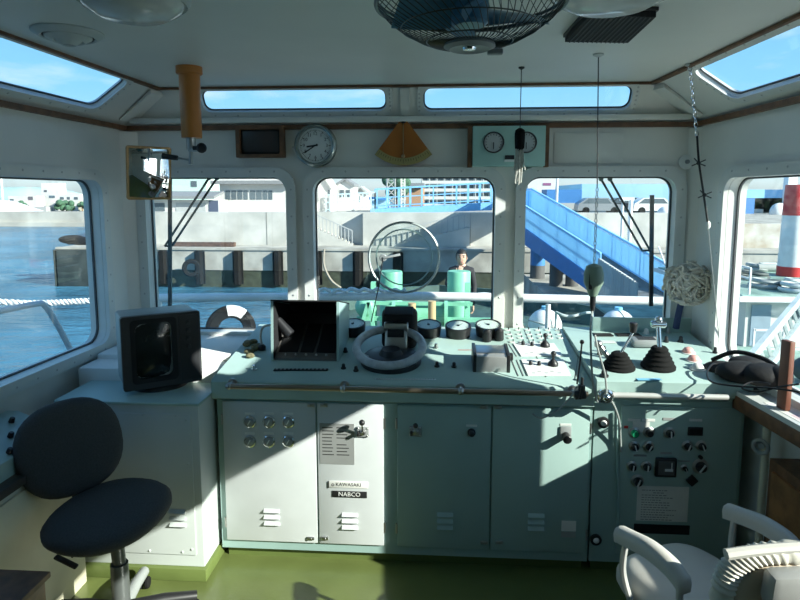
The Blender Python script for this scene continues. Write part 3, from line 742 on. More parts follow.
# ------------------------------------------------------------------ instruments above the windows
def fw(px, py, o=0): return PY(px, py, 3.45-o)
c0, c1 = fw(238, 126.5), fw(286, 158); cb = (c0+c1)/2
t = thing('wooden_display_box', 'small brown wooden box with dark glass above the first front window', 'display', (cb.x, 3.44, c1.z))
def fl(a, b, c, d, r, y): return [V((u, y, v)) for u, v in rrect(a, b, c, d, r)]
MB(brown).ring(fl(c0.x, c1.z, c1.x, c0.z, .006, 3.449), fl(c0.x+.022, c1.z+.02, c1.x-.022, c0.z-.02, .01, 3.449), (0, -.05, 0)).build('frame', parent=t)
MB(blackm).b2((c0.x+.01, 3.43, c1.z+.01), (c1.x-.01, 3.448, c0.z-.01)).build('back', parent=t)
MB(mat('dark_lens', (.05, .05, .055), .08)).prism(fl(c0.x+.035, c1.z+.032, c1.x-.035, c0.z-.032, .012, 3.43), (0, -.004, 0)).build('lens', parent=t)
# clock
c = fw(316.5, 146, .0); t = thing('wall_clock', 'round ship clock with white dial between first and second windows', 'clock', c)
MB(mat('clock_case', (.30, .34, .33), .25, .6)).lathe([(.120, .001), (.122, .02), (.118, .045), (.108, .052), (.098, .048), (.097, .03)], c, NF, 40).build('case', parent=t)
d = MB(dial).lathe([(.098, .031), (0, .0315)], c, NF, 40).use(ink); f0 = c+V((0, -.0325, 0))
for i in range(60):
    a = 2*PI*i/60; e = V((math.sin(a), 0, math.cos(a))); L = .01 if i % 5 else .004
    d.bar(f0+e*.088, f0+e*(.088-(.006 if i % 5 else .012)), .002 if i % 5 else .004, .001, up=(0, -1, 0))
for i in range(12):
    a = 2*PI*(i+1)/12; text_mb(d, str(i+1), .026, f0+V((math.sin(a), 0, math.cos(a)))*.066, (1, 0, 0), (0, 0, 1), NF)
d.build('dial', parent=t)
for nm, a, L, w_ in (('hour_hand', math.radians(262), .05, .009), ('minute_hand', math.radians(237), .075, .006)):
    e = V((math.sin(a), 0, math.cos(a))); MB(ink).bar(f0+V((0, -.004, 0))-e*.015, f0+V((0, -.004, 0))+e*L, w_, .002, up=(0, -1, 0)).build(nm, parent=t)
MB(steel).cyl(c+V((-.118, -.03, -.01)), c+V((-.132, -.03, -.012)), .008).build('latch', parent=t)
# clinometer
ap = fw(403.5, 121, .032); t = thing('clinometer', 'orange brown fan shaped clinometer with brass pointer above the centre window', 'clinometer', ap)
R_ = .245
fan = [ap+V((R_*math.sin(a), 0, -R_*math.cos(a))) for a in [math.radians(-41+82*i/16) for i in range(17)]]
top = [ap+V((.02, 0, .0)), ap+V((-.02, 0, .0))]
MB(mat('orange_brown_lacquer', (.40, .13, .02), .4, var=.12)).prism(fan+top, (0, -.014, 0)).build('board', parent=t)
MB(brown).b2((ap.x-.05, ap.y, ap.z-.19), (ap.x+.05, 3.4495, ap.z-.10)).build('wall_mount', parent=t)
sc0 = [ap+V((r*math.sin(a), -.015, -r*math.cos(a))) for r in (.245, ) for a in [math.radians(-41+82*i/16) for i in range(17)]]
sc1 = [ap+V((r*math.sin(a), -.015, -r*math.cos(a))) for r in (.205, ) for a in [math.radians(-41+82*i/16) for i in range(17)]]
s = MB(mat('yellowed_scale', (.38, .31, .12), .5)); s.prism(sc0+list(reversed(sc1)), (0, -.003, 0)); s.use(ink)
for i in range(21):
    a = math.radians(-38+3.8*i); e = V((math.sin(a), 0, -math.cos(a))); s.bar(ap+e*.212+V((0, -.019, 0)), ap+e*(.235 if i % 5 == 0 else .225)+V((0, -.019, 0)), .002, .001, up=(0, -1, 0))
s.build('scale', parent=t)
MB(brass).bar(ap+V((0, -.022, -.01)), ap+V((.0, -.022, -.205)), .005, .003, up=(0, -1, 0)).sphere(ap+V((0, -.022, -.195)), .011, (1, .5, 1)).build('pointer', parent=t)
MB(black).lathe([(.020, -.005), (.020, .028), (.01, .032)], ap+V((0, 0, .005)), NF, 16).build('pivot', parent=t)
# twin gauge box
c0, c1 = fw(473, 126, .09), fw(545, 166, .09)
t = thing('twin_gauge_box', 'pale teal box with two round gauges above the post right of centre window', 'gauge box', ((c0.x+c1.x)/2, 3.4, c1.z))
MB(mat('pale_teal_enamel', (.40, .62, .56), .4)).b2((c0.x, 3.36, c1.z), (c1.x, 3.449, c0.z), .004).build('case', parent=t)
MB(brown).b2((c0.x-.026, 3.375, c1.z-.004), (c0.x-.001, 3.449, c0.z)).build('side_board', parent=t)
MB(brown).b2((c1.x+.001, 3.375, c1.z-.004), (c1.x+.022, 3.449, c0.z)).build('side_board', parent=t)
for px, py in ((493.5, 142.5), (526, 142.5)):
    c = PY(px, py, 3.36); g = MB(black).lathe([(.056, 0), (.058, .012), (.052, .016), (.050, .008)], c, NF, 30).build('gauge', parent=t)
    d = MB(mat('grey_dial', (.5, .52, .52), .35)).lathe([(.050, .008), (0, .0085)], c, NF, 30).use(ink)
    for i in range(13):
        a = math.radians(-130+260*i/12); e = V((math.sin(a), 0, math.cos(a))); d.bar(c+e*.038+V((0, -.009, 0)), c+e*.046+V((0, -.009, 0)), .003, .001, up=(0, -1, 0))
    d.bar(c+V((0, -.011, 0)), c+V((.0, -.011, -.036)), .004, .001, up=(0, -1, 0)); d.build('dial', parent=g)
c = PY(509.5, 158.5, 3.36); MB(black).box(c+V((0, -.003, .006)), (.05, .006, .022)).use(dial).box(c+V((0, -.003, -.012)), (.056, .006, .012)).build('name_plate', parent=t)
# faint hatch panel on the right
c0, c1 = fw(554, 133), fw(622, 163); struct(MB(white).b2((c0.x, 3.444, c1.z), (c1.x, 3.4495, c0.z), .003).build('trim_10'))
# ------------------------------------------------------------------ ceiling items
c = PZ(68, 32, ZC); t = thing('ceiling_vent', 'round stepped ceiling ventilator above the left side window', 'vent', c)
vm = mat('vent_enamel', (.52, .55, .53), .4)
for i, (r0, r1, z) in enumerate(((.122, .095, .0), (.080, .054, -.014), (.044, .024, -.026))): MB(vm).lathe([(r0, z), (r0, z-.006), (r1, z-.022), (r1-.008, z-.018), (r0, z)], c, (0, 0, 1), 32).build('ring', parent=t)
MB(mat('vent_dark_throat', (.07, .075, .075), .6)).lathe([(.118, -.001), (.10, -.004)], c, (0, 0, 1), 28).build('throat', parent=t)
MB(gplas).lathe([(.03, -.01), (.032, -.04), (.012, -.048)], c, (0, 0, 1), 18).build('knob', parent=t)
for px, py, r, lab in ((132, -9, .165, 'round opal ceiling lamp, unlit, above the left of the room'), (613, -21, .19, 'round opal ceiling lamp, unlit, right of the ceiling fan')):
    c = PZ(px, py, ZC); t = thing('ceiling_lamp', lab, 'lamp', c)
    MB(vm).lathe([(r, 0), (r, -.02), (r*.93, -.035), (r*.9, -.03)], c, (0, 0, 1), 36).build('rim', parent=t)
    MB(mat('opal_glass', (.62, .64, .62), .12)).lathe([(r*.9, -.02), (r*.82, -.05), (r*.55, -.075), (0, -.085)], c, (0, 0, 1), 36).build('diffuser', parent=t)
q = [PZ(px, py, ZC-.03) for px, py in ((565, 42), (628, 43), (656, 17), (590, 15))]
t = thing('ceiling_speaker', 'flat dark speaker grille on the ceiling right of the fan', 'speaker', (sum(p.x for p in q)/4, sum(p.y for p in q)/4, ZC))
MB(blackm).prism(q, (0, 0, .029)).build('grille', parent=t)
mb = MB(black)
for i in range(1, 14): mb.bar(q[0].lerp(q[1], i/14)+V((0, 0, -.001)), q[3].lerp(q[2], i/14)+V((0, 0, -.001)), .004, .003)
MB(black).prism([p+(p-V((sum(k.x for k in q)/4, sum(k.y for k in q)/4, p.z)))*.05+V((0, 0, .018)) for p in q], (0, 0, .0115)).build('frame', parent=t)
mb.build('grille_bars', parent=t)
# fan
fc = PZ(470, 5, 2.180); fan = thing('ceiling_fan', 'caged blue bladed fan hanging from the middle of the ceiling', 'fan', (fc.x, fc.y, ZC))
RF = .209
cage = mat('fan_cage_wire', (.10, .11, .11), .35, .7)
mb = MB(cage).torus(fc, RF, .0055, (0, 0, 1), 60, 8).torus(fc+V((0, 0, .012)), RF, .004, (0, 0, 1), 60, 6)
def bowl(t): # lower bowl profile, 0 rim .. 1 hub
    return RF*(1-t)+.052*t, -.085*math.sin(t*PI/2)**.8
for i in range(64):
    a = 2*PI*i/64; mb.tube([fc+V((bowl(t)[0]*math.cos(a+.5*t), bowl(t)[0]*math.sin(a+.5*t), bowl(t)[1])) for t in (0, .15, .35, .6, .8, 1)], .0011, 4)
for t in (.35, .72): mb.torus(fc+V((0, 0, bowl(t)[1])), bowl(t)[0], .0016, (0, 0, 1), 50, 4)
for i in range(40):
    a = 2*PI*i/40; mb.tube([fc+V((RF*math.cos(a), RF*math.sin(a), .012)), fc+V((RF*.8*math.cos(a), RF*.8*math.sin(a), .06)), fc+V((.07*math.cos(a), .07*math.sin(a), .085))], .0011, 4)
mb.build('cage', parent=fan, recalc=False)
MB(gplas).lathe([(.056, -.080), (.058, -.09), (.045, -.096), (.036, -.092)], fc, (0, 0, 1), 28).use(blackm).lathe([(.036, -.090), (.0, -.091)], fc, (0, 0, 1), 24).use(chrome).lathe([(.018, -.089), (.014, -.097), (0, -.099)], fc, (0, 0, 1), 16).build('hub_cap', parent=fan)
bm_ = mat('blue_fan_blade', (.10, .27, .42), .3)
MB(bm_).cyl(fc+V((0, 0, -.045)), fc+V((0, 0, .03)), .042, bev=.008).build('hub', parent=fan)
for i in range(4):
    a = PI/2*i+.35; e = V((math.cos(a), math.sin(a), 0)); f = V((-math.sin(a), math.cos(a), 0)); vs = []; fs = []
    for k in range(7):
        t = k/6; r = .035+.130*t; wdt = .040+.065*math.sin(min(1, t*1.1)*PI*.62)
        for s_ in (-1, -.3, .4, 1): vs.append(fc+e*r+f*(wdt*s_*.62)+V((0, 0, -.010+s_*.026-.01*s_*s_)))
    for k in range(6):
        for j in range(3): b = k*4+j; fs.append((b, b+1, b+5, b+4))
    n0 = len(vs); vs += [p+V((0, 0, .003)) for p in vs]; fs += [tuple(n0+x for x in reversed(f_)) for f_ in fs]
    MB(bm_)._add(vs, fs).build('blade', parent=fan, recalc=False)
MB(mat('fan_motor_enamel', (.10, .12, .13), .4)).cyl(fc+V((0, 0, .03)), V((fc.x, fc.y, ZC-.02)), .05, .055, bev=.01).cyl(V((fc.x, fc.y, ZC-.022)), V((fc.x, fc.y, ZC)), .09, bev=.006).build('motor', parent=fan)
MB(gplas).box(fc+V((.06, .03, -.095)), (.035, .02, .012), None, .003).build('clip', parent=fan)
# hooks and cords -----------------------------------------------------------------
c = PZ(521.5, 67, ZC); zt2 = PY(522, 128, c.y).z
t = thing('hanging_frayed_rope', 'dark bound rope end with pale frayed tail hanging before the twin gauge box', 'rope', c)
MB(black).lathe([(.014, 0), (.014, -.006), (.004, -.012)], c, (0, 0, 1), 12).tube([c, V((c.x, c.y, zt2))], .0022, 5).build('cord', parent=t)
z1, z2 = PY(522, 151, c.y).z, PY(520, 166, c.y).z
MB(rubber).lathe([(.006, 0), (.022, .012), (.025, .08), (.022, zt2-z1-.01), (.008, zt2-z1)], (c.x, c.y, z1), (0, 0, 1), 14).build('binding', parent=t)
mb = MB(mat('frayed_rope', (.55, .54, .48), .9, var=.15, scale=80))
for i in range(26):
    a = random.uniform(0, 2*PI); r = random.uniform(.002, .018)
    p = V((c.x+r*math.cos(a), c.y+r*math.sin(a), z1+.01)); q = p+V((random.uniform(-.012, .012), random.uniform(-.01, .01), -random.uniform(.08, .17)))
    mb.tube(cat_pts([p, p.lerp(q, .5)+V((random.uniform(-.006, .006), 0, 0)), q], 3), .0025, 5)
mb.build('frayed_tail', parent=t)
# microphone on a cord from the ceiling
c = PZ(598.5, 54, ZC); my = c.y; t = thing('hanging_microphone', 'grey green microphone hanging on a chain from ceiling in front of third window', 'microphone', c)
MB(steel).lathe([(.022, 0), (.022, -.006), (.006, -.014)], c, (0, 0, 1), 14).build('ceiling_hook', parent=t)
zc1, zm0, zm1 = PY(597, 188, my).z, PY(596, 264, my).z, PY(596, 296, my).z
mx_ = c.x+.016
MB(black).tube([c+V((0, 0, -.01)), V((mx_, my, zc1))], .0025, 6).build('cord', parent=t)
mb = MB(steel); n_ = 22
def links(mb, p, q, n, R, r):
    p, q = V(p), V(q); d = (q-p)/n; u = d.normalized().orthogonal().normalized(); w_ = d.normalized().cross(u)
    for i in range(n):
        o = p+d*(i+.5); k = u if i % 2 else w_; dd = d.normalized(); L = d.length*.42
        mb.tube([o+dd*L*math.cos(a)*1.25+k*R*math.sin(a) for a in [2*PI*j/10 for j in range(10)]], r, 5, True)
links(mb, (mx_, my, zc1), (mx_, my, zm0), 20, .006, .0018); mb.build('chain', parent=t)
MB(mat('grey_green_plastic', (.20, .28, .22), .5)).lathe([(.012, 0), (.034, -.01), (.043, -.045), (.042, -.085), (.032, -.105), (.018, zm1-zm0)], (mx_, my, zm0), (0, 0, 1), 20).build('body', parent=t)
MB(black).lathe([(.014, 0), (.012, -.05), (.006, -.075)], (mx_, my, zm1), (0, 0, 1), 12).box((mx_-.02, my-.02, zm0-.075), (.016, .03, .07), None, .004).build('switch_grip', parent=t)
e1 = PY(590.5, 330, 2.45); e2 = PY(592, 372, 2.52); e3 = PY(600, 402, 2.58); e4 = PY(607, 392, 2.6); e5 = PY(603, 345, 2.62)
cw = mat('grey_cable', (.30, .33, .32), .5)
MB(cw).tube(cat_pts([(mx_, my, zm1-.07), e1, e2, PY(596, 398, 2.56), e3, PY(606, 396, 2.57), PY(605, 375, 2.58), PY(598, 350, 2.58), PY(595, 335, 2.6)]), .0045, 7).build('cable', parent=t)
# thin rod antenna like cord on the console edge
p0, p1 = PY(577, 384, 2.585), PY(582, 342, 2.60)
t = thing('cable_on_clamp', 'thin black upright wire with drooping cable at the rail clamp', 'cable', p0)
MB(black).tube([p0, PY(580, 362, 2.59), p1], .004, 6).sphere(p1, .010).build('upright', parent=t)
MB(cw).tube(cat_pts([p0+V((0, 0, -.01)), PY(570, 398, 2.57), PY(555, 412, 2.56), PY(541, 418, 2.58), PY(533, 414, 2.62)]), .004, 6).build('cable', parent=t)
p0 = PY(604, 398, 2.585)
tag(MB(cw).tube(cat_pts([p0+V((0, .01, 0)), PY(612, 402, 2.60), PY(619, 420, 2.63), PY(620.5, 440, PYR-.012), PY(621, 452, PYR-.008)]), .005, 7).build('drooping_cable'), 'short pale cable drooping from chrome knob down the right cabinet front', 'cable')
# chain and knotted cord on the right
c = PZ(690, 64, ZC); t = thing('hanging_chain', 'bright chain with knotted black cord hanging at the right front corner', 'chain', c)
MB(steel).lathe([(.022, 0), (.022, -.006), (.006, -.014)], c, (0, 0, 1), 14).build('ceiling_hook', parent=t)
q = PY(697, 136, c.y+.05); mb = MB(chrome); links(mb, c+V((0, 0, -.01)), q, 15, .008, .0024); mb.build('chain', parent=t)
q1 = PY(703, 190, c.y+.08); q2 = PY(708, 225, c.y+.1); q3 = PY(722, 368, c.y+.22)
mb = MB(black).tube(cat_pts([q, PY(699, 163, c.y+.06), q1, q2]), .005, 6)
for kx, ky in ((698.5, 163), (704.5, 195)):
    k = PY(kx, ky, c.y+.07); mb.sphere(k, .010, seg=8, rings=6)
    for a in (.5, 2.3, 3.6, 5.8): mb.tube([k, k+V((math.cos(a)*.035, -.004, math.sin(a)*.03))], .0028, 5)
mb.build('knotted_cord', parent=t)
MB(gplas).tube([q2, q3], .0022, 5).use(wplas).sphere(q2, .012, (1, 1, 1.8), seg=10, rings=8).build('thin_line', parent=t)
# little round buzzer on wall
c = fw(690, 162); c.x = min(c.x, FR.x-.06); tag(MB(dial).lathe([(.040, .001), (.040, .014), (.03, .018), (.012, .024)], c, NF, 24).use(gplas).lathe([(.012, .02), (.012, .034)], c, NF, 12).build('buzzer'), 'small round white buzzer high on the front wall in the right corner', 'buzzer')
# rope mop head hanging at right corner post
c = PY(684, 281, 3.30); t = thing('rag_mop', 'grey white string mop head hanging on the right corner post', 'mop', c+V((0, 0, .12)))
mm = mat('mop_yarn', (.50, .46, .38), .95, var=.35, scale=40, c2=(.66, .62, .54)); 
mb = MB(mm)
for i in range(120):
    a = random.uniform(-1, 1); b = random.uniform(-1, 1)
    p = c+V((a*.10, -.045-.03*random.random(), b*.085)); q = [p]
    for k in range(4):
        p = p+V((random.uniform(-.045, .045), random.uniform(-.02, .015), random.uniform(-.055, .03))); p.y = max(min(p.y, c.y+.03), c.y-.085)
        e_ = math.hypot((p.x-c.x)/.125, (p.z-c.z)/.115)
        if e_ > 1: p.x = c.x+(p.x-c.x)/e_; p.z = c.z+(p.z-c.z)/e_
        q.append(p.copy())
    mb.tube(cat_pts(q, 3), random.uniform(.005, .0085), 5)
mb.sphere(c, .1, (1.12, .4, .95), seg=12, rings=8)
mb.build('yarn', parent=t)
MB(mat('navy_cloth', (.03, .05, .12), .9)).tube(cat_pts([PY(682, 300, 3.28), PY(679, 312, 3.27), PY(676, 328, 3.29)]), [.022]*1+[.02]*5+[.018]*7 if False else .018, 8).build('binding_cloth', parent=t)
# ------------------------------------------------------------------ swivel chair on the left
def cushion(mb, c, a, b, th, R, e=2.3, seg=36, dome=.25):
    """thick rounded pad: superellipse outline a x b, thickness th, R columns = (u, v, n)"""
    prof = [(0, .5+dome*.5), (.5, .5+dome*.42), (.8, .5+dome*.2), (.93, .40), (1.0, .15), (1.0, -.15), (.94, -.40), (.8, -.5), (0, -.5)]
    vs = []; fs = []
    for r, h in prof:
        for j in range(seg):
            t = 2*PI*j/seg; x = math.copysign(abs(math.cos(t))**(2/e), math.cos(t)); y = math.copysign(abs(math.sin(t))**(2/e), math.sin(t))
            vs.append(V(c)+R @ V((a*r*x, b*r*y, h*th)))
    for i in range(len(prof)-1):
        for j in range(seg): j2 = (j+1) % seg; fs.append((i*seg+j, i*seg+j2, (i+1)*seg+j2, (i+1)*seg+j))
    n0 = len(mb.bm.verts); mb._add(vs, fs); mb.bm.verts.ensure_lookup_table(); bmesh.ops.remove_doubles(mb.bm, verts=mb.bm.verts[n0:], dist=1e-6); return mb
sc_ = PZ(109, 514, .535)
ch = thing('swivel_chair', 'armless charcoal swivel chair with round back in the left foreground', 'chair', (sc_.x-.01, sc_.y, 0))
yawc = -.18; RZ = M.Rotation(yawc, 3, 'Z')
Rs = RZ @ M.Rotation(.10, 3, 'X') @ M.Rotation(-.05, 3, 'Y')
cushion(MB(fabric), sc_, .220, .222, .072, Rs).build('seat', parent=ch, ang=80)
bc = PY(70.5, 447, sc_.y+.12)
bn = Rs  # columns: build back pad in frame (right, up, rear)
up_ = V((-.20, .06, 1)).normalized(); rt_ = V((.70, .70, 0)); rt_ = (rt_-up_*rt_.dot(up_)).normalized(); nn = rt_.cross(up_)
cushion(MB(fabric), bc, .196, .192, .058, M((rt_, up_, nn)).transposed(), 2.4).build('backrest', parent=ch, ang=80)
MB(black).tube(cat_pts([bc-up_*.10-nn*.04, bc-up_*.25-nn*.05, bc*.3+sc_*.7+V((-.06, .07, -.10)), sc_+V((-.04, .03, -.07))]), .022, 8).build('back_support', parent=ch)
px0 = V((sc_.x-.0, sc_.y+.05, 0))
MB(mat('dark_grey_column', (.11, .12, .12), .4, .2)).cyl(px0+V((0, 0, .10)), px0+V((0, 0, .30)), .034).cyl(px0+V((0, 0, .30)), sc_+V((.0, .035, -.05)), .026).build('column', parent=ch)
MB(black).box(sc_+V((0, 0, -.055)), (.16, .16, .025), Rs, .006).build('seat_plate', parent=ch)
l0 = sc_+V((-.02, .0, -.06)); l1 = PP(60, 567, px0, (0, 1, 0))
MB(black).cyl(l0, l0.lerp(l1, .72), .006).box(l0.lerp(l1, .86), (.10, .025, .014), (0, .45, 0), .006).build('lever', parent=ch)
MB(gplas).cyl(px0+V((0, 0, .06)), px0+V((0, 0, .12)), .055, .045, bev=.008).build('base_hub', parent=ch)
a_far = math.atan2(PZ(146, 569, .07).y-px0.y, PZ(146, 569, .07).x-px0.x)
for i in range(5):
    a = a_far+2*PI*i/5; e = V((math.cos(a), math.sin(a), 0))
    lg = MB(gplas if i == 0 else black).tube([px0+V((0, 0, .10))+e*.02, px0+V((0, 0, .095))+e*.16, px0+V((0, 0, .075))+e*.285], [.030, .026, .022], 10).build('leg', parent=ch)  # far leg painted paler to look sunlit, the rest black
    s = e.cross(V((0, 0, 1))); k = px0+e*.275
    MB(rubber).cyl(k+V((0, 0, .027))-s*.024, k+V((0, 0, .027))-s*.006, .026, bev=.004).cyl(k+V((0, 0, .027))+s*.006, k+V((0, 0, .027))+s*.024, .026, bev=.004).cyl(k+V((0, 0, .03)), k+V((0, 0, .07)), .008).build('castor', parent=lg)
# ------------------------------------------------------------------ armchair on the right
zA = .69
Lf, Lb = PZ(623, 526, zA), PZ(681, 566, zA); Rf = PZ(738, 507, zA)
f_ = (Lf-Lb); f_.z = 0; f_.normalize(); u_ = f_.cross(V((0, 0, 1)))
Rf = Lf+u_*(Rf-Lf).dot(u_)+f_*(Rf-Lf).dot(f_)*.6; Rb = Rf-f_*(Lf-Lb).length
wA = (Rf-Lf).length; mid = (Lf+Lb+Rf+Rb)/4
ac = thing('helm_armchair', 'grey vinyl armchair with pleated back seen from behind in right foreground', 'chair', (mid.x, mid.y, 0))
RA = M((u_, f_, V((0, 0, 1)))).transposed()
for A, Bk, sd in ((Lf, Lb, -1), (Rf, Rb, 1)):
    c = (A+Bk)/2+V((0, 0, -.022)); L = (A-Bk).length+.05
    arm = MB(vinyl)
    pts = [A+f_*.02+V((0, 0, -.03)), A-f_*.03+V((0, 0, -.022)), c+V((0, 0, .012)), Bk+f_*.03+V((0, 0, -.02)), Bk-f_*.025+V((0, 0, -.05))]
    path = cat_pts(pts, 6); n_ = len(path); vs = []; fs = []
    sec = [(-.021, -.028), (-.025, 0), (-.019, .018), (0, .023), (.019, .018), (.025, 0), (.021, -.028)]
    for i, p in enumerate(path):
        k = .72 if i in (0, n_-1) else 1
        for a_, b_ in sec: vs.append(p+u_*a_*k+V((0, 0, b_*k)))
    m_ = len(sec)
    for i in range(n_-1):
        for j in range(m_): j2 = (j+1) % m_; fs.append((i*m_+j, i*m_+j2, (i+1)*m_+j2, (i+1)*m_+j))
    fs += [tuple(range(m_)), tuple((n_-1)*m_+j for j in range(m_))]
    arm = arm._add(vs, fs).build('armrest', parent=ac, ang=60)
    so_ = u_*(-sd*.0)
    MB(mat('grey_tube', (.52, .52, .50), .35, .2)).tube(cat_pts([A-f_*.015+V((0, 0, -.05)), A-f_*.01+V((0, 0, -.16)), A-f_*.05+V((0, 0, -.27))-u_*sd*.02, c+V((0, 0, -.30))-u_*sd*.05]), .011, 8).build('front_tube', parent=arm)
    MB(MATS['grey_tube']).tube(cat_pts([Bk+V((0, 0, -.07)), Bk+V((0, 0, -.16))+f_*.0, Bk+V((0, 0, -.25))+f_*.05-u_*sd*.02, c+V((0, 0, -.30))-u_*sd*.05]), .011, 8).build('rear_tube', parent=arm)
cs = mid+f_*.02; cs.z = .455
cushion(MB(vinyl), cs, wA*.43, .235, .10, RA, 4).build('seat', parent=ac, ang=70)
MB(vinyl).b2((0, 0, 0), (.001, .001, .001)).bm.free()
cb_ = PY(788, 592, 1.50); fB = V((-.12, .99, 0)).normalized(); uB = fB.cross(V((0, 0, 1)))
u_, uS, f_, fS = uB, u_, fB, f_
upb = (V((0, 0, 1))-f_*.10).normalized(); nb = upb.cross(u_).normalized()   # nb points to rear
if nb.dot(f_) > 0: nb = -nb
aw, bh = .185, .128
vs = []; fs = []; N = 260; ms = 10
pleat = MB(mat('pale_pleated_vinyl', (.60, .57, .50), .5, var=.05))
for i in range(N):
    t = 2*PI*i/N; e = 3.2
    x = math.copysign(abs(math.cos(t))**(2/e), math.cos(t)); y = math.copysign(abs(math.sin(t))**(2/e), math.sin(t))
    o_ = cb_+u_*aw*x+upb*bh*y; d_ = (u_*aw*x+upb*bh*y).normalized(); rr = .030+.003*math.sin(64*t)
    for j in range(ms):
        b_ = 2*PI*j/ms; vs.append(o_+d_*(rr*math.cos(b_)-.012)+nb*(rr*1.0*math.sin(b_)))
for i in range(N):
    for j in range(ms): fs.append((i*ms+j, ((i+1) % N)*ms+j, ((i+1) % N)*ms+(j+1) % ms, i*ms+(j+1) % ms))
bk = pleat._add(vs, fs).build('backrest', parent=ac, ang=70)
RB = M((u_, upb, nb)).transposed()
cushion(MB(beige), cb_+nb*.022, aw*.86, bh*.80, .02, RB, 3.2).build('back_plate', parent=bk, ang=70)
cushion(MB(vinyl), cb_-nb*.03, aw*.95, bh*.93, .05, M((u_, -upb, -nb)).transposed(), 3).build('back_cushion', parent=bk, ang=70)
MB(vinyl).tube(cat_pts([cb_+u_*aw*x+upb*(bh*1.10-.10*x*x*bh)+nb*.012 for x in (-1.02, -.6, 0, .6, 1.02)]), .014, 8).build('piping', parent=bk)
gb = mat('bracket_enamel', (.34, .34, .33), .4, .1)
br = MB(gb).box(cb_+nb*.06+upb*.065-u_*.035, (.15, .10, .055), RB, .02).build('back_bracket', parent=ac)
for s in (-.055, .055):
    MB(gb).bar(cb_+nb*.07+u_*(s-.035)+upb*.01, cb_+nb*.03+u_*(s*1.1-.035)-upb*.36, .028, .014, .003, up=nb).build('back_bar', parent=ac)
MB(gb).cyl((mid.x, mid.y, .05), (mid.x, mid.y, .40), .04, .032).build('pedestal', parent=ac)
MB(gb).lathe([(.25, 0), (.25, .012), (.10, .05), (.05, .07)], (mid.x, mid.y, 0), (0, 0, 1), 32).build('floor_plate', parent=ac)
# ------------------------------------------------------------------ chart table on the right
zt_ = .905; A, B_ = PZ(734, 389.5, zt_), PZ(800, 426, zt_)
dT = (B_-A)/(B_.y-A.y)
def TE(y, off=0): p = A+dT*(y-A.y); p.x += off; return p
y0, y1 = .9, A.y
tb = thing('chart_table', 'narrow wood edged chart table along the right wall below the side window', 'table', (1.38, 1.8, zt_))
rwx = lambda y: RW(3.45-y, 0).x-.004
MB(mat('pale_table_top', (.62, .64, .62), .4)).prism([TE(y1), TE(y0), V((rwx(y0), y0, zt_)), V((rwx(y1), y1, zt_))], (0, 0, -.022)).build('table_top', parent=tb)
MB(brown).bar(TE(y1, .006)+V((0, 0, -.052)), TE(y0, .006)+V((0, 0, -.052)), .022, .06, .004).build('edge_board', parent=tb)
MB(brown).bar(TE(y1, .006)+V((0, -.01, -.052)), V((rwx(y1), y1-.01, zt_-.052)), .022, .06, .004).build('end_board', parent=tb)
for y in (2.30, 1.7, 1.1): MB(black).bar(TE(y, .03)+V((0, 0, -.06)), V((rwx(y)-.002, y, zt_-.20)), .02, .02).build('bracket', parent=tb)
ch_ = MB(paper).prism([TE(2.50, .025), TE(1.0, .02), V((rwx(1.0)-.02, 1.0, zt_)), V((rwx(2.5)-.02, 2.5, zt_))], (0, 0, .0012))
pp_ = mat('chart_tint', (.48, .66, .72), .8); pk = mat('chart_pink', (.70, .52, .54), .8)
ch_.use(pp_).prism([TE(2.22, .06)+V((0, 0, .0012)), TE(1.5, .05)+V((0, 0, .0012)), TE(1.5, .10)+V((0, 0, .0012)), TE(2.18, .11)+V((0, 0, .0012))], (0, 0, .0004))
ch_.use(pk).prism([TE(2.36, .04)+V((0, 0, .0012)), TE(2.27, .04)+V((0, 0, .0012)), TE(2.27, .09)+V((0, 0, .0012)), TE(2.36, .10)+V((0, 0, .0012))], (0, 0, .0004))
tag(ch_.build('nautical_chart'), 'white paper chart with pale blue and pink print lying on the chart table', 'chart')
# things at the far end of the table, under the right window
c = PZ(757, 372, .985); c = V((1.34, 2.70, .95))
shelf = thing('window_shelf', 'small dark shelf below the right window carrying the black bag', 'shelf', (1.41, 2.72, .88))
MB(blackm).prism([V((XR1+.004, 2.57, .88)), V((rwx(2.57), 2.57, .88)), V((rwx(2.98), 2.98, .88)), V((XR1+.004, 2.98, .88))], (0, 0, .02)).build('board', parent=shelf)
MB(gplas).bar(V((rwx(2.60)-.002, 2.60, .80)), V((rwx(2.60)-.002, 2.60, .88)), .01, .03).build('bracket', parent=shelf)
bagm = mat('black_nylon', (.007, .007, .008), .75, bump=.3, bscale=30)
bag = thing('black_bag', 'slumped black bag under the right window behind the chart table', 'bag', (1.36, 2.62, .92))
b_ = MB(bagm)
for px, py, y, r, sc in ((722, 369, 2.80, .07, (1.2, 1, .5)), (742, 372, 2.68, .085, (1.3, 1, .55)), (765, 375, 2.62, .085, (1.2, 1, .6)), (779, 377, 2.58, .06, (.9, 1, .8)), (748, 362, 2.80, .06, (1.4, 1, .45))):
    b_.sphere(PY(px, py, y), r, sc, 18, 12)
b_ = b_.build('body', parent=bag)
MB(bagm).tube(cat_pts([PY(712, 360, 2.82), PY(735, 352, 2.76), PY(762, 358, 2.68), PY(778, 368, 2.60)]), .010, 8).build('strap', parent=bag)
c = PY(785, 385, 2.42); c.z = zt_+.002; h = PY(785, 341, 2.42).z-zt_
MB(wood)
tag(MB(mat('reddish_wood', (.17, .06, .035), .5)).box(c+V((0, 0, h/2)), (.024, .05, h), (0, 0, .2), .004).build('wooden_block'), 'upright reddish wooden block standing on the chart table beside the black bag', 'block')
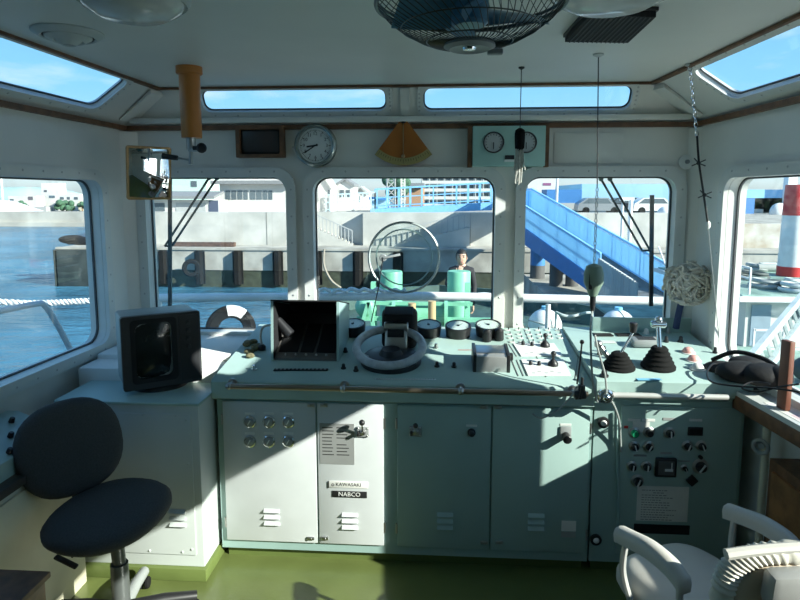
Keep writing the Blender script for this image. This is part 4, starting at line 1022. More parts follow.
lp = MB(black).tube(cat_pts([PY(800, 392, 2.30), PY(770, 388, 2.40), PY(735, 386, 2.52), PY(712, 382, 2.60), PY(707, 373, 2.66), PY(713, 364, 2.72), PY(722, 366, 2.74)], 8), .004, 6)
lp.tube(cat_pts([PY(800, 384, 2.32), PY(778, 387, 2.40), PY(758, 392, 2.44), PY(742, 388, 2.50), PY(752, 382, 2.52), PY(770, 384, 2.48)], 8), .004, 6)
tag(lp.build('black_cable'), 'looped black cable trailing from the right console over the chart table', 'cable')
# cupboard and pipe under the table
wx = lambda y: RW(3.45-y, 0).x-.003
cpd = thing('wooden_cupboard', 'dark brown wooden cupboard under the chart table', 'cupboard', (1.40, 1.8, 0))
MB(brown).prism([V((1.345, 2.42, 0)), V((1.40, 1.05, 0)), V((wx(1.05), 1.05, 0)), V((wx(2.42), 2.42, 0))], (0, 0, .70)).build('carcass', parent=cpd)
for i in range(2):
    ya = 2.38-.66*i; yb_ = ya-.62; xa = 1.345+(2.42-ya)*.04; xb = 1.345+(2.42-yb_)*.04
    d = MB(wood).prism([V((xa-.002, ya, .06)), V((xb-.002, yb_, .06)), V((xb-.002, yb_, .66)), V((xa-.002, ya, .66))], (-.012, 0, 0)).build('door', parent=cpd)
    MB(steel).sphere((xa*.5+xb*.5-.022, (ya+yb_)/2, .45), .012, seg=10, rings=8).build('knob', parent=d)
t = thing('pipe_valve', 'pale vertical pipe with a round valve wheel in the gap right of the engine cabinet', 'pipe', (1.385, 2.53, 0))
MB(cream).cyl((1.385, 2.53, 0), (1.385, 2.53, .80), .016, seg=16).build('pipe', parent=t)
c = PY(778, 452, 2.36); c.x = min(c.x, 1.31)
MB(gplas).cyl((1.385, 2.53, .72), (1.345, 2.49, .72), .012).torus((1.34, 2.485, .72), .028, .008, (-.7, -.7, 0), 20, 8).build('valve_wheel', parent=t)
# ------------------------------------------------------------------ left side furniture
lwx = lambda y: LW(3.45-y, 0).x+.003
sd_ = thing('side_locker', 'cream side locker along the left wall behind the swivel chair', 'cabinet', (-1.7, 1.8, 0))
MB(cream).b2((lwx(1.0)+.03, 1.0, .0), (-1.60, 2.46, .66), .005).build('body', parent=sd_)
for i in range(2):
    d = MB(cream).b2((-1.60, 1.06+.70*i, .08), (-1.588, 1.72+.70*i, .63), .003).build('door', parent=sd_)
    MB(gplas).box((-1.582, 1.64+.18*i, .45), (.014, .02, .07), None, .003).build('handle', parent=d)
MB(mat('dark_counter', (.05, .045, .04), .5)).b2((lwx(1.0)+.03, .98, .66), (-1.575, 2.47, .695), .004).build('counter', parent=sd_)
sw = thing('sloping_switch_box', 'grey green switch box with black knobs on the side locker below the left window', 'switch box', (-1.66, 2.2, .695))
MB(teald).prism([V((-1.62, 1.75, .697)), V((-1.62, 1.75, .765)), V((-1.80, 1.75, .84)), V((-1.85, 1.75, .84)), V((-1.85, 1.75, .697))], (0, .62, 0)).build('body', parent=sw)
ns = V((.10, 0, .24)).normalized()
for i in range(3):
    for k in range(6):
        p = V((-1.645-.06*i, 1.83+.09*k, .765+.075*(.025+.06*i)/.18)); MB(black).cyl(p, p+ns*.022, .012, .010, bev=.002, seg=10).build('knob', parent=sw)
bx_ = PZ(48, 573, .56)
wb = thing('wooden_box', 'plain dark wooden box on the floor in the bottom left corner', 'box', (-1.4, bx_.y-.2, 0))
x1 = min(PZ(43, 575, .56).x, -1.1); yb2 = PZ(43, 573, .56).y
MB(wood).b2((-1.57, yb2-.55, 0), (x1, yb2, .54), .006).build('carcass', parent=wb)
MB(brown).b2((-1.572, yb2-.57, .54), (x1+.012, yb2+.012, .56), .004).build('lid', parent=wb)
# ------------------------------------------------------------------ outside
ZS = -3.6; ZD = -.88
wat = mat('harbour_water', (.045, .155, .24), .25, var=.35, scale=.15)
nt = wat.node_tree; b = nt.nodes['Principled BSDF']; tc = nt.nodes.new('ShaderNodeTexCoord'); mp = nt.nodes.new('ShaderNodeMapping'); mp.inputs['Scale'].default_value = (.5, 1.0, 1)
nz = nt.nodes.new('ShaderNodeTexNoise'); nz.inputs['Scale'].default_value = .9; nz.inputs['Detail'].default_value = 5; nz.inputs['Roughness'].default_value = .6
bp = nt.nodes.new('ShaderNodeBump'); bp.inputs['Strength'].default_value = .9; bp.inputs['Distance'].default_value = .5; b.inputs['Specular IOR Level'].default_value = .35
nt.links.new(tc.outputs['Object'], mp.inputs[0]); nt.links.new(mp.outputs[0], nz.inputs['Vector']); nt.links.new(nz.outputs['Fac'], bp.inputs['Height']); nt.links.new(bp.outputs['Normal'], b.inputs['Normal'])
struct(MB(wat)._add([(-400, -100, ZS), (400, -100, ZS), (400, 600, ZS), (-400, 600, ZS)], [(0, 1, 2, 3)]).build('water'))
conc = mat('pale_concrete', (.40, .40, .37), .85, c2=(.60, .59, .55), scale=.55, bump=.15, bscale=8, detail=8)
concd = mat('stained_concrete', (.26, .25, .22), .85, c2=(.46, .45, .40), scale=.8, detail=8, bump=.2, bscale=6)
algae = mat('tidal_growth', (.045, .055, .035), .8, var=.3, scale=3)
deckm = mat('deck_green_grey', (.05, .10, .09), .6, var=.2, scale=4)
mint = mat('mint_green_paint', (.20, .52, .35), .4, var=.08)
rail_w = mat('white_rail_paint', (.74, .76, .76), .4)
bridge = mat('blue_bridge_paint', (.24, .54, .86), .5, var=.06)
bridged = mat('deep_blue_paint', (.05, .20, .48), .5, var=.08)
bpale = mat('pale_blue_panel', (.50, .76, .92), .5, var=.05)
nt = bpale.node_tree; tl = nt.nodes.new('ShaderNodeBsdfTranslucent'); tl.inputs['Color'].default_value = (.50, .78, .95, 1); mx = nt.nodes.new('ShaderNodeMixShader'); mx.inputs['Fac'].default_value = .45
nt.links.new(nt.nodes['Principled BSDF'].outputs[0], mx.inputs[1]); nt.links.new(tl.outputs[0], mx.inputs[2]); nt.links.new(mx.outputs[0], nt.nodes['Material Output'].inputs['Surface'])
wbld = mat('white_building', (.62, .61, .58), .7, var=.05, scale=.5)
gbld = mat('grey_building', (.40, .42, .42), .7, var=.06, scale=.5)
wing = mat('window_dark_glass', (.10, .13, .15), .2)
roofg = mat('grey_roof', (.22, .23, .24), .7)
# own ship
hp = [(-3.7, -4), (-3.7, 10.2), (-3.1, 12.2), (-1.6, 14.2), (0, 14.9), (1.6, 14.2), (3.1, 12.2), (3.7, 10.2), (3.7, -4)]
struct(MB(deckm).prism([V((x, y, ZD-.05)) for x, y in hp], (0, 0, .05)).build('foredeck'))
struct(MB(blackm).prism([V((x*.97, y*.985, ZS-.3)) for x, y in hp], (0, 0, ZD-.05-ZS+.3)).build('hull'))
struct(MB(deckm).b2((-2.9, 3.56, -.10), (2.9, 4.5, -.02)).build('bridge_walkway'))
struct(MB(white).b2((-2.9, 3.56, ZD), (2.9, 4.4, -.10)).build('deckhouse'))
struct(MB(white).b2((-2.9, -3.5, ZD), (2.9, 3.56, -.10)).build('deckhouse_aft'))
# bulwark plating round the bow
mb = MB(deckm)
for (a, b_), (c, d) in zip(hp[2:6], hp[3:7]): mb.bar((a, b_, ZD+.20), (c, d, ZD+.20), .06, .40)
struct(mb.build('bulwark'))
# front railing
t = thing('front_railing', 'white pipe railing across the walkway outside the front windows', 'railing', (0, 4.3, 0))
p0, p1 = PY(138, 298, 4.3), PY(700, 302, 4.3); zz0, zz1 = p0.z, p1.z
MB(rail_w).tube([p0, PY(430, 296, 4.3), p1], .031, 10).build('top_rail', parent=t)
MB(rail_w).cyl((p0.x, 4.3, .5), (p1.x, 4.3, .5), .018).build('mid_rail', parent=t)
for px in (160, 302, 548, 690):
    x = PY(px, 310, 4.3).x; MB(rail_w).cyl((x, 4.3, -.02), (x, 4.3, zz0-.01), .018).build('post', parent=t)
ropew = mat('white_rope', (.72, .74, .74), .9, var=.15, scale=60, bump=.4, bscale=200)
mb = MB(ropew); q = [PY(318+i*4.6, 292+random.uniform(-1.5, 1.5)-(2 if i % 3 else 0), 4.3+random.uniform(-.04, .02)) for i in range(20)]
mb.tube(cat_pts(q, 4), .014, 6); tag(mb.build('heaving_line'), 'fluffy white heaving line draped along the front railing before centre window', 'rope')
# left side rail and rope
t = thing('side_handrail', 'bent grey handrail outside the left side window', 'railing', PX(42, 303, -2.7))
sr = mat('weathered_rail', (.40, .46, .50), .5)
pts = [PX(-60, 322, -2.7), PX(0, 311, -2.7), PX(36, 304, -2.7), PX(45, 306, -2.7), PX(58, 326, -2.7), PX(72, 353, -2.7), PX(78, 366, -2.7)]
MB(sr).tube(cat_pts(pts), .020, 8).build('top_rail', parent=t)
q = PX(-30, 330, -2.7); MB(sr).cyl((-2.7, q.y, -.1), (-2.7, q.y, PX(-30, 316.5, -2.7).z), .018).build('post', parent=t)
pts = [PY(-40, 299, 7.0), PY(30, 303, 7.0), PY(85, 301, 7.0), V((-3.66, 7.0, PY(120, 298, 7.0).z))]
mb = MB(ropew); path = cat_pts(pts, 30)
for k in range(3):
    mb.tube([p+V((0, .022*math.cos(i*.9+k*2.09), .022*math.sin(i*.9+k*2.09))) for i, p in enumerate(path)], .020, 5)
tag(mb.build('mooring_rope'), 'pale twisted mooring rope stretched across outside the left window', 'rope')
t = thing('rope_post', 'mint post at the left deck edge holding the twisted mooring rope', 'post', (-3.62, 7.0, ZD))
MB(mint).cyl((-3.62, 7.0, ZD), (-3.62, 7.0, .72), .06).sphere((-3.62, 7.0, .72), .09).build('post', parent=t)
# clear view screen on the centre window
c = PY(404, 257.5, 3.51); cv = thing('clear_view_screen', 'round spinning clear view screen ring in the centre window', 'window screen', c)
rg = mat('ring_alloy', (.42, .45, .44), .4, .3)
MB(rg).lathe([(.200, -.004), (.212, -.004), (.214, .006), (.206, .010), (.201, .006), (.200, -.004)], c, NF, 56).build('outer_ring', parent=cv)
MB(rg).torus(c+V((0, .012, 0)), .165, .004, NF, 56, 6).build('inner_ring', parent=cv)
MB(paneg).lathe([(.200, .0), (.200, .003)], c+V((0, .006, 0)), NF, 48).build('spinning_disc', parent=cv)
hb = PY(383, 258, 3.49); MB(gplas).cyl(hb+V((0, .03, 0)), hb, .022, bev=.004).bar(hb, hb+V((.10, .01, .02)), .014, .014, .003).build('hub_motor', parent=cv)
MB(black).tube([hb, PY(378, 290, 3.49), PY(371, 322, 3.50)], .0035, 6).build('cable', parent=cv)
# wipers
def wiper(label, top, bot, b0, b1):
    t = thing('window_wiper', label, 'wiper', PY(*top[0], 3.56))
    for a, b_ in zip(top, bot): MB(black).bar(PY(*a, 3.56), PY(*b_, 3.555), .014, .010).build('arm', parent=t)
    MB(black).bar(PY(*bot[0], 3.555), PY(*bot[1], 3.555), .014, .012).build('link', parent=t)
    MB(black).bar(PY(*b0, 3.545), PY(*b1, 3.545), .012, .022).build('blade', parent=t)
    for a in top: MB(gplas).cyl(PY(*a, 3.52), PY(*a, 3.575), .014).build('pivot', parent=t)
wiper('double armed black wiper on the first front window from the left', [(209, 178), (217, 178)], [(165, 246), (172, 246)], (170, 176), (170, 336))
wiper('double armed black wiper on the right front window', [(601, 179), (610, 179)], [(642, 250.5), (650, 250.5)], (652, 195), (651, 306))
# foredeck gear
def bitt(px, py, y, label):
    c = PY(px, py, y); r = 11.6*y/600; t = thing('mooring_post', label, 'mooring post', (c.x, c.y, ZD))
    MB(mint).lathe([(r, 0), (r, c.z-ZD-.02), (r*.95, c.z-ZD)], (c.x, c.y, ZD), (0, 0, 1), 28).build('post', parent=t)
    MB(mint).lathe([(r*1.6, 0), (r*1.6, .03), (r*1.05, .05)], (c.x, c.y, ZD), (0, 0, 1), 28).build('base_flange', parent=t)
    return c, r
bitt(391, 271, 9.2, 'mint green mooring post on the foredeck, left one, behind the clear view ring')
bitt(459, 271, 9.2, 'mint green mooring post on the foredeck, right one, in front of the man')
WZ = .04
wn_ = thing('anchor_winch', 'mint green winch with drum and frames on the foredeck between the mooring posts', 'winch', (-.55, 8.6, ZD))
c = PY(420, 330, 8.6)
MB(mint).cyl((c.x-.36, 8.6, WZ), (c.x+.36, 8.6, WZ), .17, seg=24).cyl((c.x-.40, 8.6, WZ), (c.x-.35, 8.6, WZ), .27, seg=24).cyl((c.x+.35, 8.6, WZ), (c.x+.40, 8.6, WZ), .27, seg=24).build('drum', parent=wn_)
for x in (c.x-.68, c.x+.68):
    MB(mint).bar((x, 8.35, ZD), (x, 8.6, .50), .07, .07).bar((x, 8.85, ZD), (x, 8.6, .50), .07, .07).bar((x, 8.46, -.1), (x, 8.74, -.1), .06, .06).build('side_frame', parent=wn_)
MB(mint).bar((c.x-.75, 8.45, .22), (c.x+.75, 8.45, .22), .04, .05).bar((c.x-.9, 8.42, .0), (c.x+1.1, 8.42, .0), .05, .06).build('cross_beam', parent=wn_)
MB(mint).sphere((c.x-.78, 8.5, .16), .16, (1, 1, 1)).build('brake_cap', parent=wn_)
MB(mint).bar((c.x-1.05, 8.3, ZD), (c.x-.72, 8.3, .26), .05, .05).bar((c.x-.5, 8.3, ZD), (c.x-.72, 8.3, .26), .05, .05).build('brace', parent=wn_)
for px, h, lab in ((412, 303, 'ochre roller post left of the other by the winch'), (432, 301, 'ochre roller post nearer to the right mooring post')):
    p = PY(px, h, 8.2); tag(MB(mat('ochre_wood', (.46, .34, .18), .6)).cyl((p.x, 8.2, ZD), (p.x, 8.2, p.z), .055, seg=14).build('roller_post'), lab, 'post')
p = PY(478, 330, 9.8); t = thing('deck_roller', 'horizontal mint green roller on the deck right of the man', 'roller', (p.x, 9.8, ZD))
MB(mint).cyl((p.x-.05, 9.8, ZD+.30), (p.x+.75, 9.8, ZD+.30), .24, seg=20).build('drum', parent=t)
for s in (0, .7): MB(mint).b2((p.x+s-.03, 9.6, ZD), (p.x+s+.03, 10.0, ZD+.32)).build('stand', parent=t)
MB(rail_w).torus((p.x+.1, 9.9, ZD+.36), .62, .05, (0, -1, .1), 20, 8, -.2, PI*.7).build('hoop', parent=t)
# tyre fender
c = PY(231, 334, 9.6); c.z = ZD+.41
t = thing('tyre_fender', 'black tyre with white painted patch standing at the left deck edge', 'tyre', (c.x, c.y, ZD))
ax = V((.35, -.93, .05)).normalized()
MB(rubber).lathe([(.22, -.09), (.34, -.12), (.40, -.09), (.41, 0), (.40, .09), (.34, .12), (.22, .09), (.20, 0), (.22, -.09)], c, ax, 44).build('tread', parent=t)
u, v, n = frame_of(ax); vs = []; fs = []
for i in range(7):
    a = math.radians(62+9*i); 
    u2 = V((0, 0, 1)); u2 = (u2-ax*u2.dot(ax)).normalized(); v2 = u2.cross(ax)
    d = u2*math.sin(a)-v2*math.cos(a) if False else u2*math.cos(math.radians(-8+8*i))+v2*math.sin(math.radians(-8+8*i))
    vs += [c+d*.25+ax*.105, c+d*.345+ax*.124, c+d*.404+ax*.092, c+d*.415]
for i in range(6):
    for j in range(3): k = i*4+j; fs.append((k, k+1, k+5, k+4))
MB(rail_w)._add(vs, fs).build('white_patch', parent=t, recalc=False)
# white mooring buoys
for px, lab in ((545, 'round white buoy on the foredeck behind the rail stanchion'), (618, 'round white buoy on the foredeck half hidden behind the backsplash')):
    c = PY(px, 321, 10.8); c.z = ZD+.30
    t = thing('white_buoy', lab, 'buoy', (c.x, c.y, ZD))
    MB(rail_w).sphere(c, .30, seg=28, rings=18).build('float', parent=t)
    MB(bluel).cyl(c+V((0, 0, .28)), c+V((0, 0, .35)), .07, seg=12).build('eye', parent=t)
    MB(mat('rope_net', (.35, .36, .34), .9)).torus(c, .302, .012, (.3, .2, 1), 30, 6).torus(c, .302, .012, (1, .3, .1), 30, 6).build('lashing', parent=t)
q = [PY(556+6*i, 312+3*math.sin(i*.8)+(i*.6), 9.5+random.uniform(-.1, .1)) for i in range(7)]
tag(MB(mat('blue_grey_net', (.30, .36, .36), .9)).tube(cat_pts([V((p.x, p.y, max(p.z, ZD+.05))) for p in q], 5), .022, 7).tube([q[6], V((q[6].x+.1, q[6].y, ZD))], .02).tube([q[0], V((q[0].x, q[0].y, ZD))], .02).build('coiled_hose'), 'grey hose looped over the deck right of the nearer white buoy', 'hose')
# ------------------------------------------------------------------ quay and seawall
qx0 = PY(57, 250, 34).x
struct(MB(concd).b2((qx0, 34, -2.6), (40, 37.4, -1.32)).b2((qx0, 37, -2.6), (qx0+6, 60, -1.32)).b2((qx0-.05, 33.92, -1.42), (40, 34.3, -1.30)).build('quay_wall'))
struct(MB(algae).b2((qx0+.1, 34.06, ZS-.5), (40, 37.4, -2.6)).b2((qx0+.1, 37, ZS-.5), (qx0+6, 60, -2.6)).build('quay_foot'))
wz = .70; xr0, xr1 = PY(298, 240, 36.5).x, PY(363, 240, 36.5).x
struct(MB(conc).b2((PY(60, 240, 36.5).x+5, 36.5, -1.32), (xr0, 37.4, wz)).b2((xr0-.2, 37.3, -1.32), (xr1+.2, 38.2, wz)).b2((xr1, 36.5, -1.32), (16.2, 37.4, wz)).build('seawall'))
struct(MB(mat('rust_stained_concrete', (.36, .30, .22), .85, c2=(.58, .57, .52), scale=1.1, detail=8)).b2((16.2, 36.5, -1.32), (40, 37.4, .08)).build('seawall_right'))
mb = MB(mat('wall_joint', (.22, .22, .2), .9))
for px in (267, 470, 560): x = PY(px, 240, 36.5).x; mb.b2((x-.03, 36.49, -1.32), (x+.03, 36.51, wz))
struct(mb.build('seawall_joints'))
# sloping concrete stair in the recess and stair along the wall
def stair(name, label, xa, za, xb, zb, y0, y1, rail=True, n=12):
    t = thing(name, label, 'stairs', ((xa+xb)/2, y0, -1.32)); vs = [V((xa, y0, -1.32))]
    for i in range(n):
        x = xa+(xb-xa)*i/n; x2 = xa+(xb-xa)*(i+1)/n; z = za+(zb-za)*(i+.5)/n; vs += [V((x, y0, z)), V((x2, y0, z))]
    vs.append(V((xb, y0, -1.32)))
    MB(conc).prism(vs, (0, y1-y0, 0)).build('flight', parent=t)
    mb = MB(gbld)
    for i in range(n+1):
        f = i/n; x = xa+(xb-xa)*f; z = za+(zb-za)*f; mb.bar((x, y0+.05, z-.1), (x, y0+.05, z+.85), .05, .05)
    mb.bar((xa, y0+.05, za+.85), (xb, y0+.05, zb+.85), .06, .06); mb.build('handrail', parent=t)
a, b_ = PY(316, 230, 36.2), PY(352, 254, 36.2)
stair('concrete_stair', 'pale concrete stair with handrail descending in the recess of the seawall', a.x-.5, a.z+.3, b_.x, -1.25, 36.3, 37.1)
a, b_ = PY(392, 254, 36), PY(470, 218, 36)
stair('wall_stair', 'pale concrete stair with posts rising to the right along the seawall', a.x, -1.25, b_.x, b_.z-.55, 35.9, 36.48, n=14)
# quay fenders
names = ['leftmost', 'second from left', 'third from left', 'fourth from left', 'fifth from left', 'sixth from left', 'seventh from left', 'eighth from left']
fx = [134, 164, 200, 238, 278, 317, 358, 398]
proto = None
for i, px in enumerate(fx):
    p = PY(px, 270, 33.9); lab = 'black rubber quay fender, %s on the quay face' % names[i]
    if proto is None:
        proto = thing('quay_fender', lab, 'fender', (p.x, 33.9, -1.5), 0, 'rubber fenders on the quay face')
        MB(rubber).prism([V((-.22, .02, -1.9)), V((-.12, -.30, -1.9)), V((.12, -.30, -1.9)), V((.22, .02, -1.9))], (0, 0, 1.95)).build('rubber_block', parent=proto, local=True)
        MB(rubber).b2((-.30, -.02, -1.9), (.30, .05, .0)).build('mounting_plate', parent=proto, local=True)
    else: dup(proto, (p.x, 33.9, -1.5), 0, lab)
c = PY(191.5, 268, 33.3); tag(MB(rubber).lathe([(.28, -.12), (.45, -.14), (.52, -.08), (.52, .08), (.45, .14), (.28, .12), (.26, 0), (.28, -.12)], c, (.3, -1, 0), 28).build('hung_tyre'), 'black tyre hung on the quay face beside a rubber fender', 'tyre')
a, b_ = PY(172, 250, 35.2), PY(235, 250, 35.2); tag(MB(mat('dark_timber', (.10, .06, .045), .8, var=.3)).b2((a.x, 35.0, -1.31), (b_.x, 35.4, -1.06)).build('timber_beam'), 'long brown timber beam lying on the quay below the seawall', 'timber')
a = PY(73, 246, 36); t = thing('tarpaulin_heap', 'dark covered heap on the far left end of the quay', 'heap', (a.x, 36, -1.31))
MB(blackm).sphere((a.x, 36, -1.0), .8, (1.1, .6, .36)).b2((a.x-.2, 35.6, -1.295), (a.x+2.2, 36.4, -.85), .1).build('cover', parent=t)
a = PY(325, 240, 36)
tag(MB(mat('net_rope', (.30, .27, .22), .9)).tube(cat_pts([V((PY(320, 0, 33.6).x, 33.7, -1.3)), PY(324, 265, 33.6), PY(331, 280, 33.6), PY(341, 288, 33.6)]), .07, 6).build('quay_rope'), 'thick rope hanging down the quay face left of the clear view ring', 'rope')
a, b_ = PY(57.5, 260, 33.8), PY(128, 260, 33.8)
tag(MB(mat('dark_grey_green', (.045, .055, .05), .6, var=.3, scale=1.5)).b2((a.x, 33.7, ZS-.4), (b_.x, 33.91, -1.44), .03).b2((qx0-.06, 33.7, ZS-.4), (qx0-.005, 38, -1.44)).build('quay_end_facing'), 'dark sheeting on the left end of the quay face', 'facing')  # plain dark boxes cover the left end of the quay face
# ------------------------------------------------------------------ blue footbridge and stair
def panel_rail(t, p, q, h, m, mp, name='railing', posts=10, pw=.05):
    """a panelled railing from p to q (foot line), height h; one mesh"""
    mb = MB(mp); p, q = V(p), V(q); up = V((0, 0, 1)); side = (q-p).cross(up).normalized()*.03
    mb.prism([p+up*.12, q+up*.12, q+up*(h-.08), p+up*(h-.08)], side); mb.use(m)
    mb.bar(p+up*h, q+up*h, .09, .09).bar(p+up*.06, q+up*.06, .08, .10)
    n = posts
    for i in range(n+1):
        a = p.lerp(q, i/n); mb.bar(a, a+up*h, pw, pw)
    for i in range(n*4):
        a = p.lerp(q, (i+.5)/(n*4)); mb.bar(a+up*.1-side*.4, a+up*(h-.05)-side*.4, .025, .02)
    return mb.build(name, parent=t)
st_ = thing('blue_stairway', 'big blue stairway with panelled railings descending from footbridge to the pontoon', 'stairs', (6, 27, -2.0))
ft, fb = V((4.95, 33, .95)), V((8.35, 21.8, -1.95)); wv = V((-1.85, -.56, 0)); nt_, nb_ = ft+wv, fb+wv
panel_rail(st_, ft, fb, 1.12, bridge, bpale, posts=6)
panel_rail(st_, nt_, nt_.lerp(nb_, .86), 1.12, bridge, bpale, posts=6)
MB(bridged).prism([nt_+V((0, 0, .1)), nb_+V((0, 0, .1)), nb_+V((0, 0, -.5)), nt_+V((0, 0, -.75))], (-.08, -.02, 0)).build('stringer', parent=st_)
MB(bridged).prism([ft+V((0, 0, .1)), fb+V((0, 0, .1)), fb+V((0, 0, -.5)), ft+V((0, 0, -.75))], (.08, .02, 0)).build('stringer', parent=st_)
mb = MB(mat('dark_treads', (.10, .11, .12), .7))
for i in range(22):
    a = nt_.lerp(nb_, (i+.5)/22); b_ = ft.lerp(fb, (i+.5)/22); d = (fb-ft)/22*.55
    mb.prism([a-d, a+d, b_+d, b_-d], (0, 0, .05))
mb.build('treads', parent=st_)
MB(rail_w).bar(nt_+V((.25, .07, .75)), nb_+V((.25, .07, .75)), .06, .06).build('inner_handrail', parent=st_)
darkpile = mat('dark_pile', (.10, .10, .10), .7)
c = PY(538, 250, 30); MB(bridged).cyl((c.x, 30, -1.7), (c.x, 30, -.05), .36, seg=18).build('column_head', parent=st_)
MB(darkpile).cyl((c.x, 30, ZS-.5), (c.x, 30, -1.7), .36, seg=18).build('column', parent=st_)
for k, px in enumerate((556, 572)):
    c = PY(px, 280, 27.5); MB(darkpile).cyl((c.x, 27.5, ZS-.5), (c.x, 27.5, -1.15-.3*k), .30, seg=16).build('column', parent=st_)
# landing from the seawall to the stair head
ld = thing('blue_landing', 'blue bridge landing with solid panel railings between the seawall and stairway', 'bridge', (4.3, 35, .9))
MB(bridged).b2((3.5, 32.6, .55), (5.0, 38.5, .93)).build('deck', parent=ld)
panel_rail(ld, (3.5, 32.7, .93), (3.5, 38.0, .93), 1.15, bridge, bpale, posts=4)
panel_rail(ld, (5.0, 33.1, .93), (5.0, 38.5, .93), 1.15, bridge, bpale, posts=4)
bg_ = thing('blue_footbridge', 'long blue footbridge railing running left above the seawall', 'bridge', (-1, 38.4, .9))
pA, pB = V((PY(492, 205, 38.5).x, 38.5, 1.30)), V((PY(326, 213, 38.5).x, 38.5, .70)); mid_ = pA.lerp(pB, .70)
MB(bridge).prism([pA, mid_, mid_+V((0, 0, -.35)), pA+V((0, 0, -.50))], (0, 1.2, 0)).build('deck', parent=bg_)
def open_rail(t, p, q, h, m, n, name='railing'):
    mb = MB(m); up = V((0, 0, 1))
    for k in (1, .55, .12): mb.bar(p+up*h*k, q+up*h*k, .09 if k == 1 else .06, .09 if k == 1 else .06)
    for i in range(n+1): a = p.lerp(q, i/n); mb.bar(a, a+up*h, .07, .07)
    return mb.build(name, parent=t)
open_rail(bg_, pA, mid_, 1.25, bridge, 10); open_rail(bg_, pA+V((0, 1.2, 0)), mid_+V((0, 1.2, 0)), 1.25, bridge, 10)
open_rail(bg_, mid_, pB, 1.05, mat('pale_cyan_rail', (.62, .80, .84), .5), 12)
# pontoon, board fence
struct(MB(concd).b2((4.4, 20.5, ZS-.3), (14, 31.5, -2.35)).build('pontoon'))
struct(MB(bridged).b2((4.3, 20.4, -3.3), (14.1, 20.55, -2.30)).build('pontoon_fender'))
t = thing('board_fence', 'grey board fence below the lower end of the blue stairway', 'fence', (7, 22, -2.3))
mb = MB(gbld); p, q = nt_.lerp(nb_, .86)+V((-.1, 0, 0)), nt_.lerp(nb_, 1.07)+V((-.1, 0, 0))
for i in range(16):
    a = p.lerp(q, i/16); b_ = p.lerp(q, (i+.9)/16); z = a.z+.95
    mb.prism([V((a.x, a.y, -2.35)), V((b_.x, b_.y, -2.35)), V((b_.x, b_.y, z)), V((a.x, a.y, z))], (.06, .02, 0))
mb.build('boards', parent=t)
# ------------------------------------------------------------------ buildings
def block(t, px0, px1, py0, y, dep, m, zb=-1.4, name='walls'):
    a, b_ = PY(px0, py0, y), PY(px1, py0, y); MB(m).b2((a.x, y, zb), (b_.x, y+dep, a.z)).build(name, parent=t); return a, b_
def win(t, px0, px1, py0, py1, y, m=wing, name='window'):
    a, b_ = PY(px0, py0, y), PY(px1, py1, y); return MB(m).b2((a.x, y-.05, b_.z), (b_.x, y+.05, a.z)).build(name, parent=t)
def bth(name, label, px, y): return thing(name, label, 'building', (PY(px, 213, y).x, y, -1.4))
t = bth('waterfront_office', 'white two storey office with a row of windows behind the seawall at left', 255, 55)
a, b_ = block(t, 219, 292, 172, 55, 9, wbld)
MB(roofg).b2((a.x-.6, 54.3, PY(250, 184, 54.3).z), (b_.x+.4, 55, PY(250, 180.5, 54.3).z)).build('eave', parent=t)
for x0, x1 in ((225.5, 230.5), (231.5, 236.5), (237.5, 242.5), (243.5, 248), (250, 255.5), (256.5, 262), (263, 267.5), (268.5, 272.5)): win(t, x0, x1, 190.5, 199.5, 55)

t = bth('low_shed', 'low white shed with a dark roof edge behind the seawall far left', 185, 52)
block(t, 138, 219, 200, 52.2, 2.2, wbld); a, b_ = PY(150, 199, 51.5), PY(214, 199, 51.5)
MB(roofg).prism([V((a.x-3, 51.5, a.z)), V((a.x-3, 54, a.z+.5)), V((a.x-3, 54, a.z+.7)), V((a.x-3, 51.5, a.z+.25))], (b_.x-a.x+3, 0, 0)).build('roof', parent=t)
win(t, 208.8, 218.5, 200.5, 213, 52.2, mat('dark_blue_door', (.06, .08, .14), .6), 'dark_opening'); win(t, 152, 165, 203, 211, 52.2)
win(t, 176, 206, 203, 212, 52.2, gbld, 'shutter')
t = bth('green_gable_house', 'pale green fronted building above the low shed roof', 175, 70); block(t, 140, 206, 176, 70, 8, mat('pale_green_wall', (.50, .68, .60), .7)); win(t, 191, 197, 181, 187, 70)
def gable(label, px0, px1, pe, pk_, y, m, mr, wins=()):
    t = bth('gabled_house', label, (px0+px1)/2, y); a, b_ = PY(px0, pe, y), PY(px1, pe, y); k = PY((px0+px1)/2, pk_, y)
    MB(m).prism([V((a.x, y, -1.4)), V((b_.x, y, -1.4)), V((b_.x, y, b_.z)), V((k.x, y, k.z)), V((a.x, y, a.z))], (0, 3.2, 0)).build('walls', parent=t)
    r = MB(mr); e = .3
    for c in (a, b_):
        d = (V((k.x, y, k.z))-c); c2 = c-d*.08; r.prism([V((c2.x, y-e, c2.z)), V((k.x, y-e, k.z)), V((k.x, y-e, k.z+.25)), V((c2.x, y-e, c2.z+.25))], (0, 3.8, 0))
    r.build('roof', parent=t)
    for w_ in wins: win(t, *w_, y)
gable('white gabled house at the left edge of the centre window view', 315, 331, 188, 176, 62, wbld, wbld, [(331-3, 330, 190, 196)])
gable('grey house with dark gable roof in the centre window view', 336, 354, 186, 180, 66, wbld, roofg, [(340, 344, 190, 197), (346, 350, 190, 197)])
gable('small pale house right of the dark gabled one', 353, 368, 194, 188, 70, wbld, gbld, [(356, 360, 196, 202)])
t = bth('blue_roofed_hut', 'little hut with a dark blue roof under the footbridge railing', 378, 60); block(t, 370, 386, 200, 60, 5, bpale); a = PY(369, 200, 59.6); b_ = PY(387, 197, 59.6); MB(bridged).b2((a.x, 59.6, a.z), (b_.x, 65, b_.z)).build('roof', parent=t)
